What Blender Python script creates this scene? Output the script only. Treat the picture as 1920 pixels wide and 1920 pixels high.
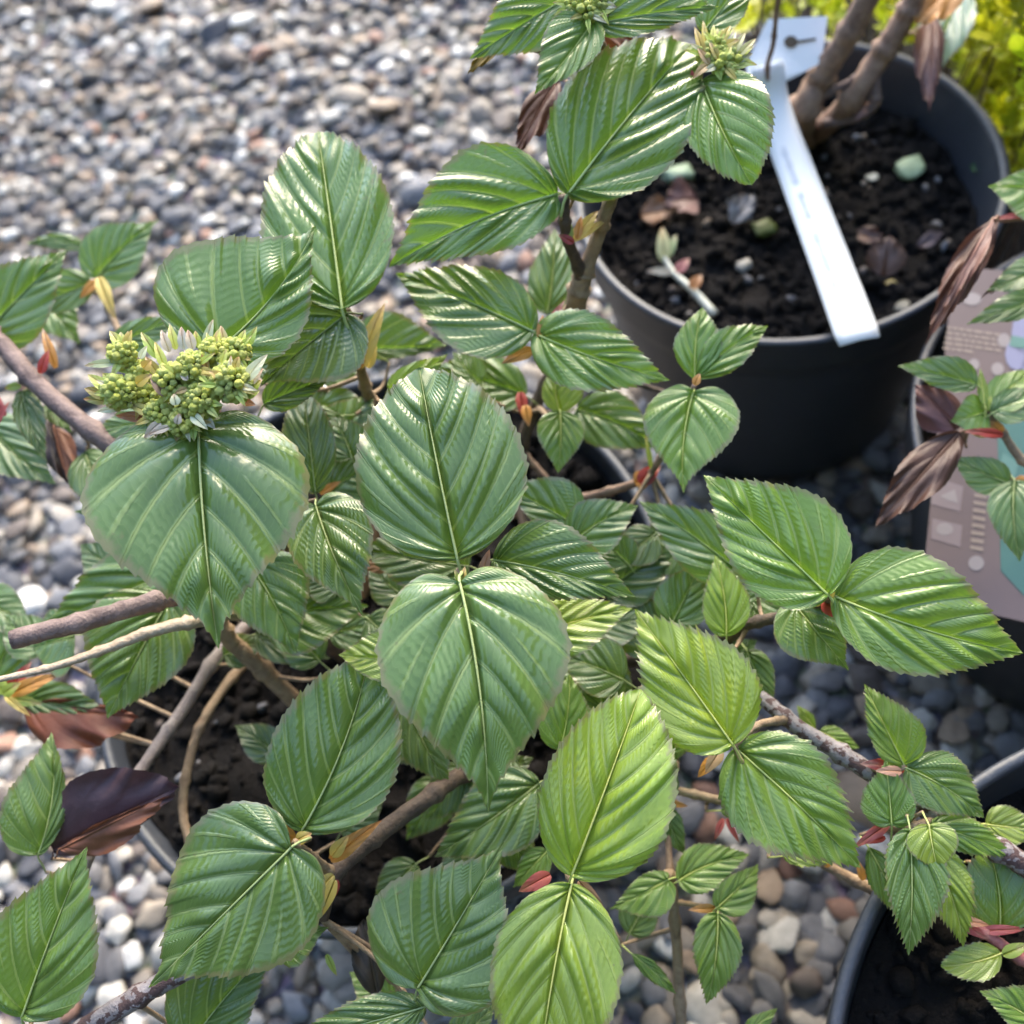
import bpy, math, random
import numpy as np
from mathutils import Vector, Matrix, noise as mnoise

rng = random.Random(7)
nrg = np.random.default_rng(7)
S = bpy.context.scene
for o in list(bpy.data.objects):
    bpy.data.objects.remove(o)
col = S.collection

# ------------------------------------------------------------------ camera
F = 1790.0                       # focal length in photo pixels (1920 px frame)
H = 0.6856                       # camera height above the gravel
R = np.array([[0.92433527, 0.38158132, 0.0],
              [-0.32932073, 0.79774023, -0.50513204],
              [-0.19274895, 0.46691136, 0.86304207]])   # camera axes -> world
CAM = np.array([0, 0, H])
cd = bpy.data.cameras.new('camera')
cam = bpy.data.objects.new('camera', cd)
col.objects.link(cam)
M = Matrix(R.tolist()).to_4x4()
M.translation = Vector(CAM)
cam.matrix_world = M
cd.sensor_fit = 'HORIZONTAL'
cd.sensor_width = 36.0
cd.lens = 36.0 * F / 1920.0
cd.clip_start = 0.02
cd.clip_end = 200
cd.dof.use_dof = True
cd.dof.focus_distance = 0.343
cd.dof.aperture_fstop = (cd.lens / 1000.0) / 0.0048    # 4.8 mm aperture
S.camera = cam
S.render.resolution_x = 1024
S.render.resolution_y = 1024

# ------------------------------------------------------------------ sky, sun
SUN_EL, SUN_AZ = 34.0, 28.0      # azimuth measured from +Y towards +X
W = bpy.data.worlds.new('World')
S.world = W
W.use_nodes = True
wn = W.node_tree
bg = wn.nodes['Background']
sky = wn.nodes.new('ShaderNodeTexSky')
sky.sky_type = 'NISHITA'
sky.sun_disc = False
sky.sun_elevation = math.radians(SUN_EL)
sky.sun_rotation = math.radians(SUN_AZ)
sky.air_density = 1.0
sky.dust_density = 1.4
sky.ozone_density = 1.0
wn.links.new(sky.outputs[0], bg.inputs[0])
bg.inputs[1].default_value = 0.15
sl = bpy.data.lights.new('sun', 'SUN')
sl.energy = 0.72
sl.angle = math.radians(34)
sl.color = (1.0, 0.84, 0.52)
sun = bpy.data.objects.new('sun', sl)
col.objects.link(sun)
el, az = math.radians(SUN_EL), math.radians(SUN_AZ)
sd = Vector((math.sin(az) * math.cos(el), math.cos(az) * math.cos(el), math.sin(el)))
sun.rotation_euler = sd.to_track_quat('Z', 'Y').to_euler()
sun.location = sd * 5
S.view_settings.view_transform = 'Standard'
S.view_settings.look = 'None'
S.view_settings.gamma = 1
S.view_settings.use_curve_mapping = False
S.view_settings.exposure = 2.68

# ------------------------------------------------------------------ pixel maths
def ray(px, py):
    return R @ np.array([(px - 960) / F, -(py - 960) / F, -1.0])
def P(px, py, d):                # point at depth d along the view axis
    return CAM + ray(px, py) * d
def PZ(px, py, z):               # point on the horizontal plane z
    v = ray(px, py)
    return CAM + v * ((z - H) / v[2])
def proj(X):
    v = R.T @ (np.asarray(X, float) - CAM)
    return np.array([960 + F * v[0] / -v[2], 960 - F * v[1] / -v[2], -v[2]])
def unit(v):
    v = np.asarray(v, float)
    return v / (np.linalg.norm(v) + 1e-12)

# ------------------------------------------------------------------ object helpers
def tag(o, label=None, cat=None, group=None, kind=None):
    if label: o['label'] = label
    if cat: o['category'] = cat
    if group: o['group'] = group
    if kind: o['kind'] = kind
    return o
def empty(name, loc):
    o = bpy.data.objects.new(name, None)
    o.empty_display_size = 0.02
    o.location = Vector(loc)
    col.objects.link(o)
    return o
WLOC = {}
def wloc(o):
    return WLOC.get(o.name, np.array(o.location))
def put(name, me, mat=None, parent=None, origin=(0, 0, 0), color=None):
    o = bpy.data.objects.new(name, me)
    col.objects.link(o)
    origin = np.asarray(origin, float)
    WLOC[o.name] = origin
    if parent is not None:
        o.parent = parent
        o.location = Vector(origin - wloc(parent))
    else:
        o.location = Vector(origin)
    if mat is not None and len(me.materials) == 0:
        me.materials.append(mat)
    if color is not None:
        o.color = color
    return o
def mesh(verts, faces, smooth=True, uv=None, name='m'):
    me = bpy.data.meshes.new(name)
    me.from_pydata([tuple(v) for v in verts], [], faces)
    if smooth:
        me.polygons.foreach_set('use_smooth', np.ones(len(me.polygons), bool))
    if uv is not None:
        l = me.uv_layers.new(name='leaf')
        idx = np.zeros(len(me.loops), np.int32)
        me.loops.foreach_get('vertex_index', idx)
        l.data.foreach_set('uv', np.asarray(uv, np.float32)[idx].ravel())
    me.update()
    return me
def npmesh(V, Fq, smooth=True):
    me = bpy.data.meshes.new('m')
    n = Fq.shape[1]
    me.vertices.add(len(V)); me.vertices.foreach_set('co', V.astype(np.float32).ravel())
    me.loops.add(Fq.size); me.loops.foreach_set('vertex_index', Fq.astype(np.int32).ravel())
    me.polygons.add(len(Fq))
    me.polygons.foreach_set('loop_start', np.arange(0, Fq.size, n, dtype=np.int32))
    me.polygons.foreach_set('loop_total', np.full(len(Fq), n, np.int32))
    me.polygons.foreach_set('use_smooth', np.full(len(Fq), smooth))
    me.update(calc_edges=True)
    return me

# ------------------------------------------------------------------ node helpers
class NT:
    def __init__(s, name):
        s.m = bpy.data.materials.new(name); s.m.use_nodes = True
        s.t = s.m.node_tree; s.b = s.t.nodes['Principled BSDF']; s.out = s.t.nodes['Material Output']
    def n(s, typ, **k):
        x = s.t.nodes.new('ShaderNode' + typ)
        for a, v in k.items(): setattr(x, a, v)
        return x
    def set(s, inp, v):
        if hasattr(v, 'is_linked') or hasattr(v, 'links'):
            s.t.links.new(v, inp)
        else:
            if inp.type == 'RGBA' and len(v) == 3: v = (*v, 1)
            inp.default_value = v
    def math(s, op, a, b=None, c=None, clamp=False):
        x = s.n('Math', operation=op); x.use_clamp = clamp
        for i, v in enumerate((a, b, c)):
            if v is not None: s.set(x.inputs[i], v)
        return x.outputs[0]
    def mix(s, f, a, b, mode='MIX'):
        x = s.n('Mix', data_type='RGBA', blend_type=mode)
        s.set(x.inputs[0], f); s.set(x.inputs[6], a); s.set(x.inputs[7], b)
        return x.outputs[2]
    def ramp(s, f, stops, interp='LINEAR'):
        x = s.n('ValToRGB'); x.color_ramp.interpolation = interp
        e = x.color_ramp.elements
        while len(e) < len(stops): e.new(0.5)
        for q, (p, c) in zip(e, stops):
            q.position = p; q.color = (*c, 1) if len(c) == 3 else c
        s.set(x.inputs[0], f)
        return x.outputs[0]
    def noise(s, scale, detail=3, rough=0.5, vec=None, dist=0.0):
        x = s.n('TexNoise'); x.inputs['Scale'].default_value = scale
        x.inputs['Detail'].default_value = detail; x.inputs['Roughness'].default_value = rough
        x.inputs['Distortion'].default_value = dist
        if vec is not None: s.t.links.new(vec, x.inputs['Vector'])
        return x.outputs[0]
    def smooth(s, v, lo, hi, a=0.0, b=1.0):
        x = s.n('MapRange', interpolation_type='SMOOTHSTEP')
        s.set(x.inputs[0], v)
        for i, q in zip((1, 2, 3, 4), (lo, hi, a, b)): x.inputs[i].default_value = q
        return x.outputs[0]
    def bump(s, h, dist, strength=1.0, nrm=None):
        x = s.n('Bump'); x.inputs['Strength'].default_value = strength
        x.inputs['Distance'].default_value = dist
        s.t.links.new(h, x.inputs['Height'])
        if nrm is not None: s.t.links.new(nrm, x.inputs['Normal'])
        return x.outputs[0]
    def obj(s):
        return s.n('TexCoord').outputs['Object']
    def P(s, **k):
        for a, v in k.items(): s.set(s.b.inputs[a.replace('_', ' ')], v)

# ------------------------------------------------------------------ materials
def leaf_material():
    m = NT('corrugated_leaf')
    oi = m.n('ObjectInfo')
    uv = m.n('UVMap'); uv.uv_map = 'leaf'
    sp = m.n('SeparateXYZ'); m.t.links.new(uv.outputs[0], sp.inputs[0])
    U, V = sp.outputs[0], sp.outputs[1]
    av = m.math('ABSOLUTE', V)
    co = m.obj()
    off = m.n('VectorMath', operation='MULTIPLY_ADD')          # each leaf its own noise
    m.t.links.new(co, off.inputs[0]); off.inputs[1].default_value = (1, 1, 1)
    cr = m.n('CombineXYZ'); m.t.links.new(oi.outputs['Random'], cr.inputs[0]); m.t.links.new(oi.outputs['Random'], cr.inputs[2])
    m.t.links.new(cr.outputs[0], off.inputs[2])
    co = off.outputs[0]
    n1 = m.noise(70, 3, 0.55, co)
    n2 = m.noise(380, 3, 0.6, co)
    n3 = m.noise(2200, 2, 0.6, co)
    # wobble the veins a little
    Uw = m.math('ADD', U, m.math('MULTIPLY', m.math('SUBTRACT', n2, 0.5), 0.07))
    fr = m.math('FRACT', Uw)
    vd = m.math('MINIMUM', fr, m.math('SUBTRACT', 1.0, fr))
    vein = m.smooth(vd, 0.035, 0.095, 1.0, 0.0)
    vein = m.math('MULTIPLY', vein, m.smooth(av, 0.75, 0.97, 1.0, 0.12))
    # branch veins in the fan at the foot of the blade, running out to the margin
    half = m.math('ABSOLUTE', m.math('SUBTRACT', fr, 0.5))
    br_ = m.math('MULTIPLY', m.smooth(half, 0.02, 0.06, 1.0, 0.0), m.smooth(av, 0.42, 0.62))
    br_ = m.math('MULTIPLY', br_, m.math('MULTIPLY', m.smooth(U, 3.0, 3.6, 1.0, 0.0), m.smooth(av, 0.85, 0.98, 0.75, 0.0)))
    vein = m.math('MAXIMUM', vein, br_)
    bulge = m.math('SINE', m.math('MULTIPLY', fr, math.pi))
    lad_ph = m.math('ADD', m.math('MULTIPLY', av, 80.0), m.math('MULTIPLY', n1, 16.0))
    lad_ph = m.math('ADD', lad_ph, m.math('MULTIPLY', fr, 2.2))
    lad = m.math('SINE', lad_ph)
    ladm = m.math('MULTIPLY', m.math('MULTIPLY', m.math('ADD', m.math('MULTIPLY', lad, 0.5), 0.5), m.math('POWER', bulge, 0.6)), m.smooth(av, 0.8, 1.0, 1.0, 0.25))
    tert = m.math('MULTIPLY', m.smooth(lad, -1.0, -0.90, 1.0, 0.0), m.math('SUBTRACT', 1.0, vein))
    tint = oi.outputs['Color']
    var = m.math('ADD', m.math('MULTIPLY', n1, 0.9), 0.55)
    base = m.mix(1.0, tint, m.mix(0.0, var, var), 'MULTIPLY')
    warm = m.mix(m.smooth(n1, 0.52, 0.72, 0.0, 0.4), base, m.mix(1.0, base, (1.5, 1.15, 0.7), 'MULTIPLY'))
    veinc = m.mix(0.62, m.mix(1.0, tint, (1.6, 1.6, 1.6), 'MULTIPLY'), (0.42, 0.50, 0.20))
    c = m.mix(m.math('MULTIPLY', tert, 0.18), warm, veinc)
    c = m.mix(m.math('MULTIPLY', vein, 0.95), c, veinc)
    marg = m.math('MULTIPLY', m.smooth(m.math('ADD', av, m.math('MULTIPLY', m.math('SUBTRACT', n2, 0.5), 0.16)), 0.90, 0.98), 0.8)
    c = m.mix(marg, c, (0.20, 0.095, 0.085))
    spot = m.math('MULTIPLY', m.smooth(m.noise(150, 4, 0.65, co), 0.64, 0.70), m.smooth(av, 0.45, 1.0, 0.05, 0.85))
    c = m.mix(spot, c, (0.13, 0.075, 0.03))
    geo = m.n('NewGeometry')
    under = m.mix(0.55, c, (0.16, 0.22, 0.08))
    c = m.mix(geo.outputs['Backfacing'], c, under)
    h = m.math('ADD', m.math('MULTIPLY', m.math('MULTIPLY', ladm, m.smooth(n1, 0.30, 0.70, 0.25, 1.0)), 0.36), m.math('MULTIPLY', n3, 0.04))
    h = m.math('ADD', h, m.math('MULTIPLY', n2, 0.10))
    h = m.math('SUBTRACT', h, m.math('MULTIPLY', m.smooth(vd, 0.03, 0.12, 1.0, 0.0), 0.45))
    h = m.math('SUBTRACT', h, m.math('MULTIPLY', br_, 0.6))
    h = m.math('ADD', h, m.math('MULTIPLY', m.smooth(vd, 0.01, 0.03, 1.0, 0.0), 0.3))
    nb = m.bump(h, 0.00046, 0.85)
    rough = m.math('ADD', oi.outputs['Alpha'], m.math('MULTIPLY', n1, 0.12))
    rough = m.math('ADD', rough, m.math('MULTIPLY', vein, 0.2))
    m.P(Base_Color=c, Roughness=rough, Normal=nb, IOR=1.5, Specular_IOR_Level=0.35, Coat_Weight=0.75, Coat_Roughness=0.12, Coat_IOR=1.5, Coat_Normal=nb)
    tr = m.n('BsdfTranslucent'); m.t.links.new(m.mix(1.0, c, (1.8, 2.0, 0.6), 'MULTIPLY'), tr.inputs[0])
    m.t.links.new(nb, tr.inputs['Normal'])
    ms = m.n('MixShader'); ms.inputs[0].default_value = 0.28
    m.t.links.new(m.b.outputs[0], ms.inputs[1]); m.t.links.new(tr.outputs[0], ms.inputs[2])
    m.t.links.new(ms.outputs[0], m.out.inputs[0])
    return m.m

def stalk_material():                       # midrib and petiole
    m = NT('leaf_stalk')
    oi = m.n('ObjectInfo'); co = m.obj()
    n = m.noise(900, 3, 0.6, co)
    c = m.mix(n, oi.outputs['Color'], m.mix(1.0, oi.outputs['Color'], (1.5, 1.35, 1.1), 'MULTIPLY'))
    m.P(Base_Color=c, Roughness=0.55, Normal=m.bump(n, 0.0002))
    return m.m

def plain_soft(name, rough=0.5, trans=0.25, nscale=300, spread=0.5, spec=0.5):
    """tinted by object colour: bracts, buds, dried leaves"""
    m = NT(name); oi = m.n('ObjectInfo'); co = m.obj()
    n = m.noise(nscale, 4, 0.6, co); nl = m.noise(nscale * 0.2, 2, 0.5, co)
    k = m.math('ADD', m.math('MULTIPLY', n, spread), m.math('ADD', 1 - spread * 0.75, m.math('MULTIPLY', nl, spread * 0.5)))
    c = m.mix(1.0, oi.outputs['Color'], m.mix(0.0, k, k), 'MULTIPLY')
    nb = m.bump(n, 0.0004)
    m.P(Base_Color=c, Roughness=rough, Normal=nb, Specular_IOR_Level=spec)
    if trans:
        tr = m.n('BsdfTranslucent'); m.t.links.new(c, tr.inputs[0])
        ms = m.n('MixShader'); ms.inputs[0].default_value = trans
        m.t.links.new(m.b.outputs[0], ms.inputs[1]); m.t.links.new(tr.outputs[0], ms.inputs[2])
        m.t.links.new(ms.outputs[0], m.out.inputs[0])
    return m.m

def bract_material():
    """UV v across, u along: base tint at the foot, second colour toward the tip"""
    m = NT('bud_scale'); oi = m.n('ObjectInfo'); co = m.obj()
    uv = m.n('UVMap'); uv.uv_map = 'leaf'
    sp = m.n('SeparateXYZ'); m.t.links.new(uv.outputs[0], sp.inputs[0])
    n = m.noise(260, 3, 0.6, co)
    t = m.math('ADD', m.math('MULTIPLY', sp.outputs[0], 0.11), m.math('MULTIPLY', m.math('SUBTRACT', n, 0.5), 0.7))
    tipc = m.mix(oi.outputs['Random'], (0.40, 0.15, 0.06), (0.40, 0.30, 0.24))
    c = m.mix(m.smooth(t, 0.45, 1.05, 0.0, 0.85), oi.outputs['Color'], tipc)
    m.P(Base_Color=c, Roughness=0.45, Normal=m.bump(n, 0.0003))
    tr = m.n('BsdfTranslucent'); m.t.links.new(c, tr.inputs[0])
    ms = m.n('MixShader'); ms.inputs[0].default_value = 0.3
    m.t.links.new(m.b.outputs[0], ms.inputs[1]); m.t.links.new(tr.outputs[0], ms.inputs[2])
    m.t.links.new(ms.outputs[0], m.out.inputs[0])
    return m.m

def bark(name, a, b, peel=None, scale=120):
    m = NT(name); co = m.obj()
    n = m.noise(scale, 5, 0.65, co, 0.6); n2 = m.noise(scale * 6, 3, 0.6, co)
    c = m.ramp(n, [(0.3, a), (0.62, b)])
    c = m.mix(m.math('MULTIPLY', n2, 0.35), c, (0.05, 0.035, 0.03))
    if peel:
        c = m.mix(m.smooth(m.noise(scale * 1.6, 3, 0.55, co), 0.50, 0.54), c, peel)
    m.P(Base_Color=c, Roughness=0.75, Normal=m.bump(m.math('ADD', n, m.math('MULTIPLY', n2, 0.5)), 0.0012))
    return m.m

PEB = [(0.00, (0.165, 0.16, 0.165)), (0.12, (0.27, 0.235, 0.20)), (0.24, (0.095, 0.098, 0.115)),
       (0.36, (0.36, 0.305, 0.245)), (0.48, (0.21, 0.21, 0.225)), (0.60, (0.45, 0.405, 0.35)),
       (0.70, (0.15, 0.12, 0.105)), (0.78, (0.33, 0.245, 0.175)), (0.87, (0.58, 0.55, 0.50)),
       (0.935, (0.36, 0.20, 0.14)), (0.955, (0.06, 0.06, 0.065)), (0.968, (0.80, 0.77, 0.72))]
def pebble_material(attr):
    m = NT('pebble_stone' + ('_heap' if attr else ''))
    if attr:
        a = m.n('Attribute'); a.attribute_name = 'stone'; r = a.outputs['Fac']
    else:
        r = m.n('ObjectInfo').outputs['Random']
    co = m.n('NewGeometry').outputs['Position']
    c = m.ramp(r, PEB, 'CONSTANT')
    n = m.noise(160, 4, 0.6, co); n2 = m.noise(700, 3, 0.6, co)
    k = m.math('ADD', 0.42, m.math('MULTIPLY', n, 0.75))
    c = m.mix(1.0, c, m.mix(0.0, k, k), 'MULTIPLY')
    c = m.mix(m.math('MULTIPLY', m.smooth(n2, 0.5, 0.75), 0.3), c, (0.12, 0.10, 0.09))
    m.P(Base_Color=c, Roughness=0.6, Normal=m.bump(n2, 0.0008), Specular_IOR_Level=0.4)
    return m.m

def ground_material():
    m = NT('gravel_sand'); co = m.n('NewGeometry').outputs['Position']
    v = m.n('TexVoronoi'); v.inputs['Scale'].default_value = 70; m.t.links.new(co, v.inputs['Vector'])
    n = m.noise(40, 4, 0.6, co)
    c = m.mix(0.5, m.ramp(n, [(0.3, (0.10, 0.09, 0.08)), (0.7, (0.26, 0.235, 0.21))]), m.mix(0.85, v.outputs['Color'], (0.14, 0.13, 0.125)))
    m.P(Base_Color=c, Roughness=0.9, Normal=m.bump(v.outputs['Distance'], 0.01))
    return m.m

def pot_material():
    m = NT('black_plastic'); co = m.obj()
    n = m.noise(25, 5, 0.65, co); n2 = m.noise(400, 3, 0.6, co)
    c = m.mix(m.smooth(n, 0.48, 0.75, 0.0, 0.5), (0.034, 0.039, 0.051), (0.085, 0.088, 0.096))
    c = m.mix(m.math('MULTIPLY', m.smooth(n2, 0.6, 0.8), 0.4), c, (0.10, 0.09, 0.08))
    m.P(Base_Color=c, Roughness=m.math('ADD', 0.36, m.math('MULTIPLY', n, 0.25)), Normal=m.bump(n2, 0.0003), Specular_IOR_Level=0.55)
    return m.m

def soil_material():
    m = NT('potting_soil'); co = m.n('NewGeometry').outputs['Position']
    n = m.noise(60, 5, 0.7, co); n2 = m.noise(260, 4, 0.7, co)
    c = m.ramp(n, [(0.3, (0.004, 0.0034, 0.0032)), (0.7, (0.0105, 0.0083, 0.0074))])
    c = m.mix(m.math('MULTIPLY', m.smooth(n2, 0.58, 0.75), 0.4), c, (0.036, 0.028, 0.024))
    m.P(Base_Color=c, Roughness=0.95, Normal=m.bump(n2, 0.003), Specular_IOR_Level=0.2)
    return m.m

def tint_plastic(name, rough=0.4, rgb=(0.8, 0.8, 0.8)):
    m = NT(name); co = m.obj(); n = m.noise(60, 4, 0.6, co)
    c = m.mix(m.smooth(n, 0.5, 0.8, 0, 0.12), rgb, tuple(q * 0.6 for q in rgb))
    m.P(Base_Color=c, Roughness=rough)
    return m.m

MAT = dict(leaf=leaf_material(), stalk=stalk_material(),
           dry=plain_soft('dried_leaf', 0.55, 0.15, 200, 0.7), bud=plain_soft('flower_bud', 0.42, 0.25, 700, 0.25),
           bract=bract_material(), shrubleaf=plain_soft('shrub_leaf', 0.45, 0.35, 200, 0.5),
           bark_grey=bark('grey_flaking_bark', (0.16, 0.13, 0.125), (0.30, 0.25, 0.22)),
           bark_purple=bark('purple_brown_bark', (0.09, 0.055, 0.05), (0.24, 0.17, 0.15)),
           bark_tan=bark('tan_young_bark', (0.22, 0.14, 0.08), (0.44, 0.31, 0.19)),
           bark_mottled=bark('mottled_silver_bark', (0.20, 0.175, 0.175), (0.32, 0.285, 0.285), peel=(0.085, 0.048, 0.044), scale=150),
           bark_straw=bark('straw_dry_bark', (0.34, 0.24, 0.15), (0.58, 0.46, 0.33)), bark_pink=bark('pink_stalk', (0.42, 0.10, 0.10), (0.55, 0.22, 0.18)),
           bark_dark=bark('dark_twig_bark', (0.04, 0.028, 0.022), (0.14, 0.095, 0.065)),
           bark_brown=bark('brown_shrub_bark', (0.18, 0.105, 0.075), (0.40, 0.26, 0.18)),
           peb=pebble_material(False), pebh=pebble_material(True), ground=ground_material(),
           pot=pot_material(), soil=soil_material(),
           blocker=tint_plastic('blocker_foliage', .6, (0.035, 0.06, 0.02)),  # dark green of the unseen masses added to shape the light
           white=tint_plastic('white_label_plastic', 0.35, (0.80, 0.80, 0.79)),
           ink=tint_plastic('faded_ink', 0.6, (0.55, 0.60, 0.68)),
           brownink=tint_plastic('brown_hole_stain', 0.7, (0.10, 0.07, 0.04)))

# ------------------------------------------------------------------ tubes and lathes
def spline(pts, n):
    """Catmull-Rom through points, n samples"""
    p = np.asarray(pts, float)
    if len(p) < 3:
        t = np.linspace(0, 1, n)[:, None]
        return p[0] * (1 - t) + p[-1] * t
    q = np.vstack([2 * p[0] - p[1], p, 2 * p[-1] - p[-2]])
    seg = len(p) - 1
    out = []
    for t in np.linspace(0, seg, n):
        i = min(int(t), seg - 1); u = t - i
        a, b, c, d = q[i:i + 4]
        out.append(0.5 * (2 * b + (c - a) * u + (2 * a - 5 * b + 4 * c - d) * u * u + (3 * b - a - 3 * c + d) * u ** 3))
    return np.array(out)
def tube(path, rad, seg=8, flat=1.0, jit=0.0, up=(0, 0, 1), knots=False):
    path = np.asarray(path, float); n = len(path)
    rad = np.full(n, rad) if np.isscalar(rad) else np.asarray(rad, float)
    T = np.gradient(path, axis=0); T /= np.linalg.norm(T, axis=1)[:, None] + 1e-12
    ref = unit(np.cross(T[0], unit(np.asarray(up, float) + 1e-3)))
    V = []; Fc = []
    for i in range(n):
        ref = unit(ref - T[i] * ref.dot(T[i])); bn = np.cross(T[i], ref)
        for k in range(seg):
            a = 2 * math.pi * k / seg
            r = rad[i] * (1 + (nrg.random() - 0.5) * 2 * jit)
            V.append(path[i] + (ref * math.cos(a) + bn * math.sin(a) * flat) * r)
    for i in range(n - 1):
        for k in range(seg):
            a = i * seg + k; b = i * seg + (k + 1) % seg
            Fc.append((a, b, b + seg, a + seg))
    Fc.append(tuple(range(seg - 1, -1, -1)))
    Fc.append(tuple(range((n - 1) * seg, n * seg)))
    return V, Fc
def join(parts):
    V = []; Fc = []
    for v, f in parts:
        o = len(V); V += list(v); Fc += [tuple(i + o for i in q) for q in f]
    return V, Fc
def lathe(prof, seg=96):
    V = []; Fc = []; n = len(prof)
    for k in range(seg):
        a = 2 * math.pi * k / seg
        for r, z in prof: V.append((r * math.cos(a), r * math.sin(a), z))
    for k in range(seg):
        b = (k + 1) % seg
        for i in range(n - 1):
            Fc.append((k * n + i, b * n + i, b * n + i + 1, k * n + i + 1))
    return V, Fc

# ------------------------------------------------------------------ leaf builder
SHAPES = {   # outline from base to tip: (along, across) with the widest point at 1.0 across
    'round': [(0, 0), (-0.045, 0.16), (-0.055, 0.40), (0.03, 0.72), (0.18, 0.95), (0.35, 0.99), (0.52, 0.83), (0.66, 0.56), (0.78, 0.29), (0.87, 0.115), (0.93, 0.05), (1, 0)],
    'oval': [(0, 0), (0.0, 0.16), (0.04, 0.42), (0.14, 0.74), (0.30, 0.96), (0.48, 1.0), (0.66, 0.88), (0.82, 0.62), (0.93, 0.30), (0.98, 0.12), (1, 0)],
    'ovate': [(0, 0), (-0.01, 0.16), (0.02, 0.45), (0.11, 0.77), (0.26, 0.98), (0.42, 0.98), (0.58, 0.80), (0.74, 0.50), (0.87, 0.22), (0.94, 0.09), (1, 0)],
    'lance': [(0, 0), (0.03, 0.2), (0.12, 0.55), (0.25, 0.85), (0.40, 1.0), (0.55, 0.93), (0.70, 0.68), (0.84, 0.36), (0.94, 0.12), (0.97, 0.05), (1, 0)],
    'scale': [(0, 0), (0.0, 0.35), (0.1, 0.75), (0.25, 1.0), (0.45, 0.95), (0.62, 0.75), (0.78, 0.5), (0.9, 0.25), (0.96, 0.1), (0.98, 0.05), (1, 0)],
}
def outline(shape, n):
    p = spline([(a, b, 0) for a, b in SHAPES[shape]], 400)[:, :2]
    p[:, 1] = np.clip(p[:, 1], 0, None)
    q = p * np.array([1, 0.45])
    s = np.r_[0, np.cumsum(np.hypot(*np.diff(q, axis=0).T))]; s /= s[-1]
    t = n if not np.isscalar(n) else np.linspace(0, 1, n)
    return np.c_[np.interp(t, s, p[:, 0]), np.interp(t, s, p[:, 1])]

def leaf_frame(B, T, roll, kup):
    a = unit(T - B); mid = (B + T) / 2
    c = unit(CAM - mid)
    nn = c * (1 - kup) + np.array([0, 0, 1.0]) * kup
    nn = unit(nn - a * nn.dot(a))
    l = np.cross(nn, a)
    n2 = nn * math.cos(roll) + l * math.sin(roll)
    return a, np.cross(n2, a), n2
def pxscale(M_, a, d):
    p0 = proj(M_)[:2]; ap = proj(M_ + a * 1e-3)[:2] - p0; ap /= np.linalg.norm(ap) + 1e-9
    v = proj(M_ + d * 1e-3)[:2] - p0
    return max(abs(ap[0] * v[1] - ap[1] * v[0]) / 1e-3, 700.0)

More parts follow.
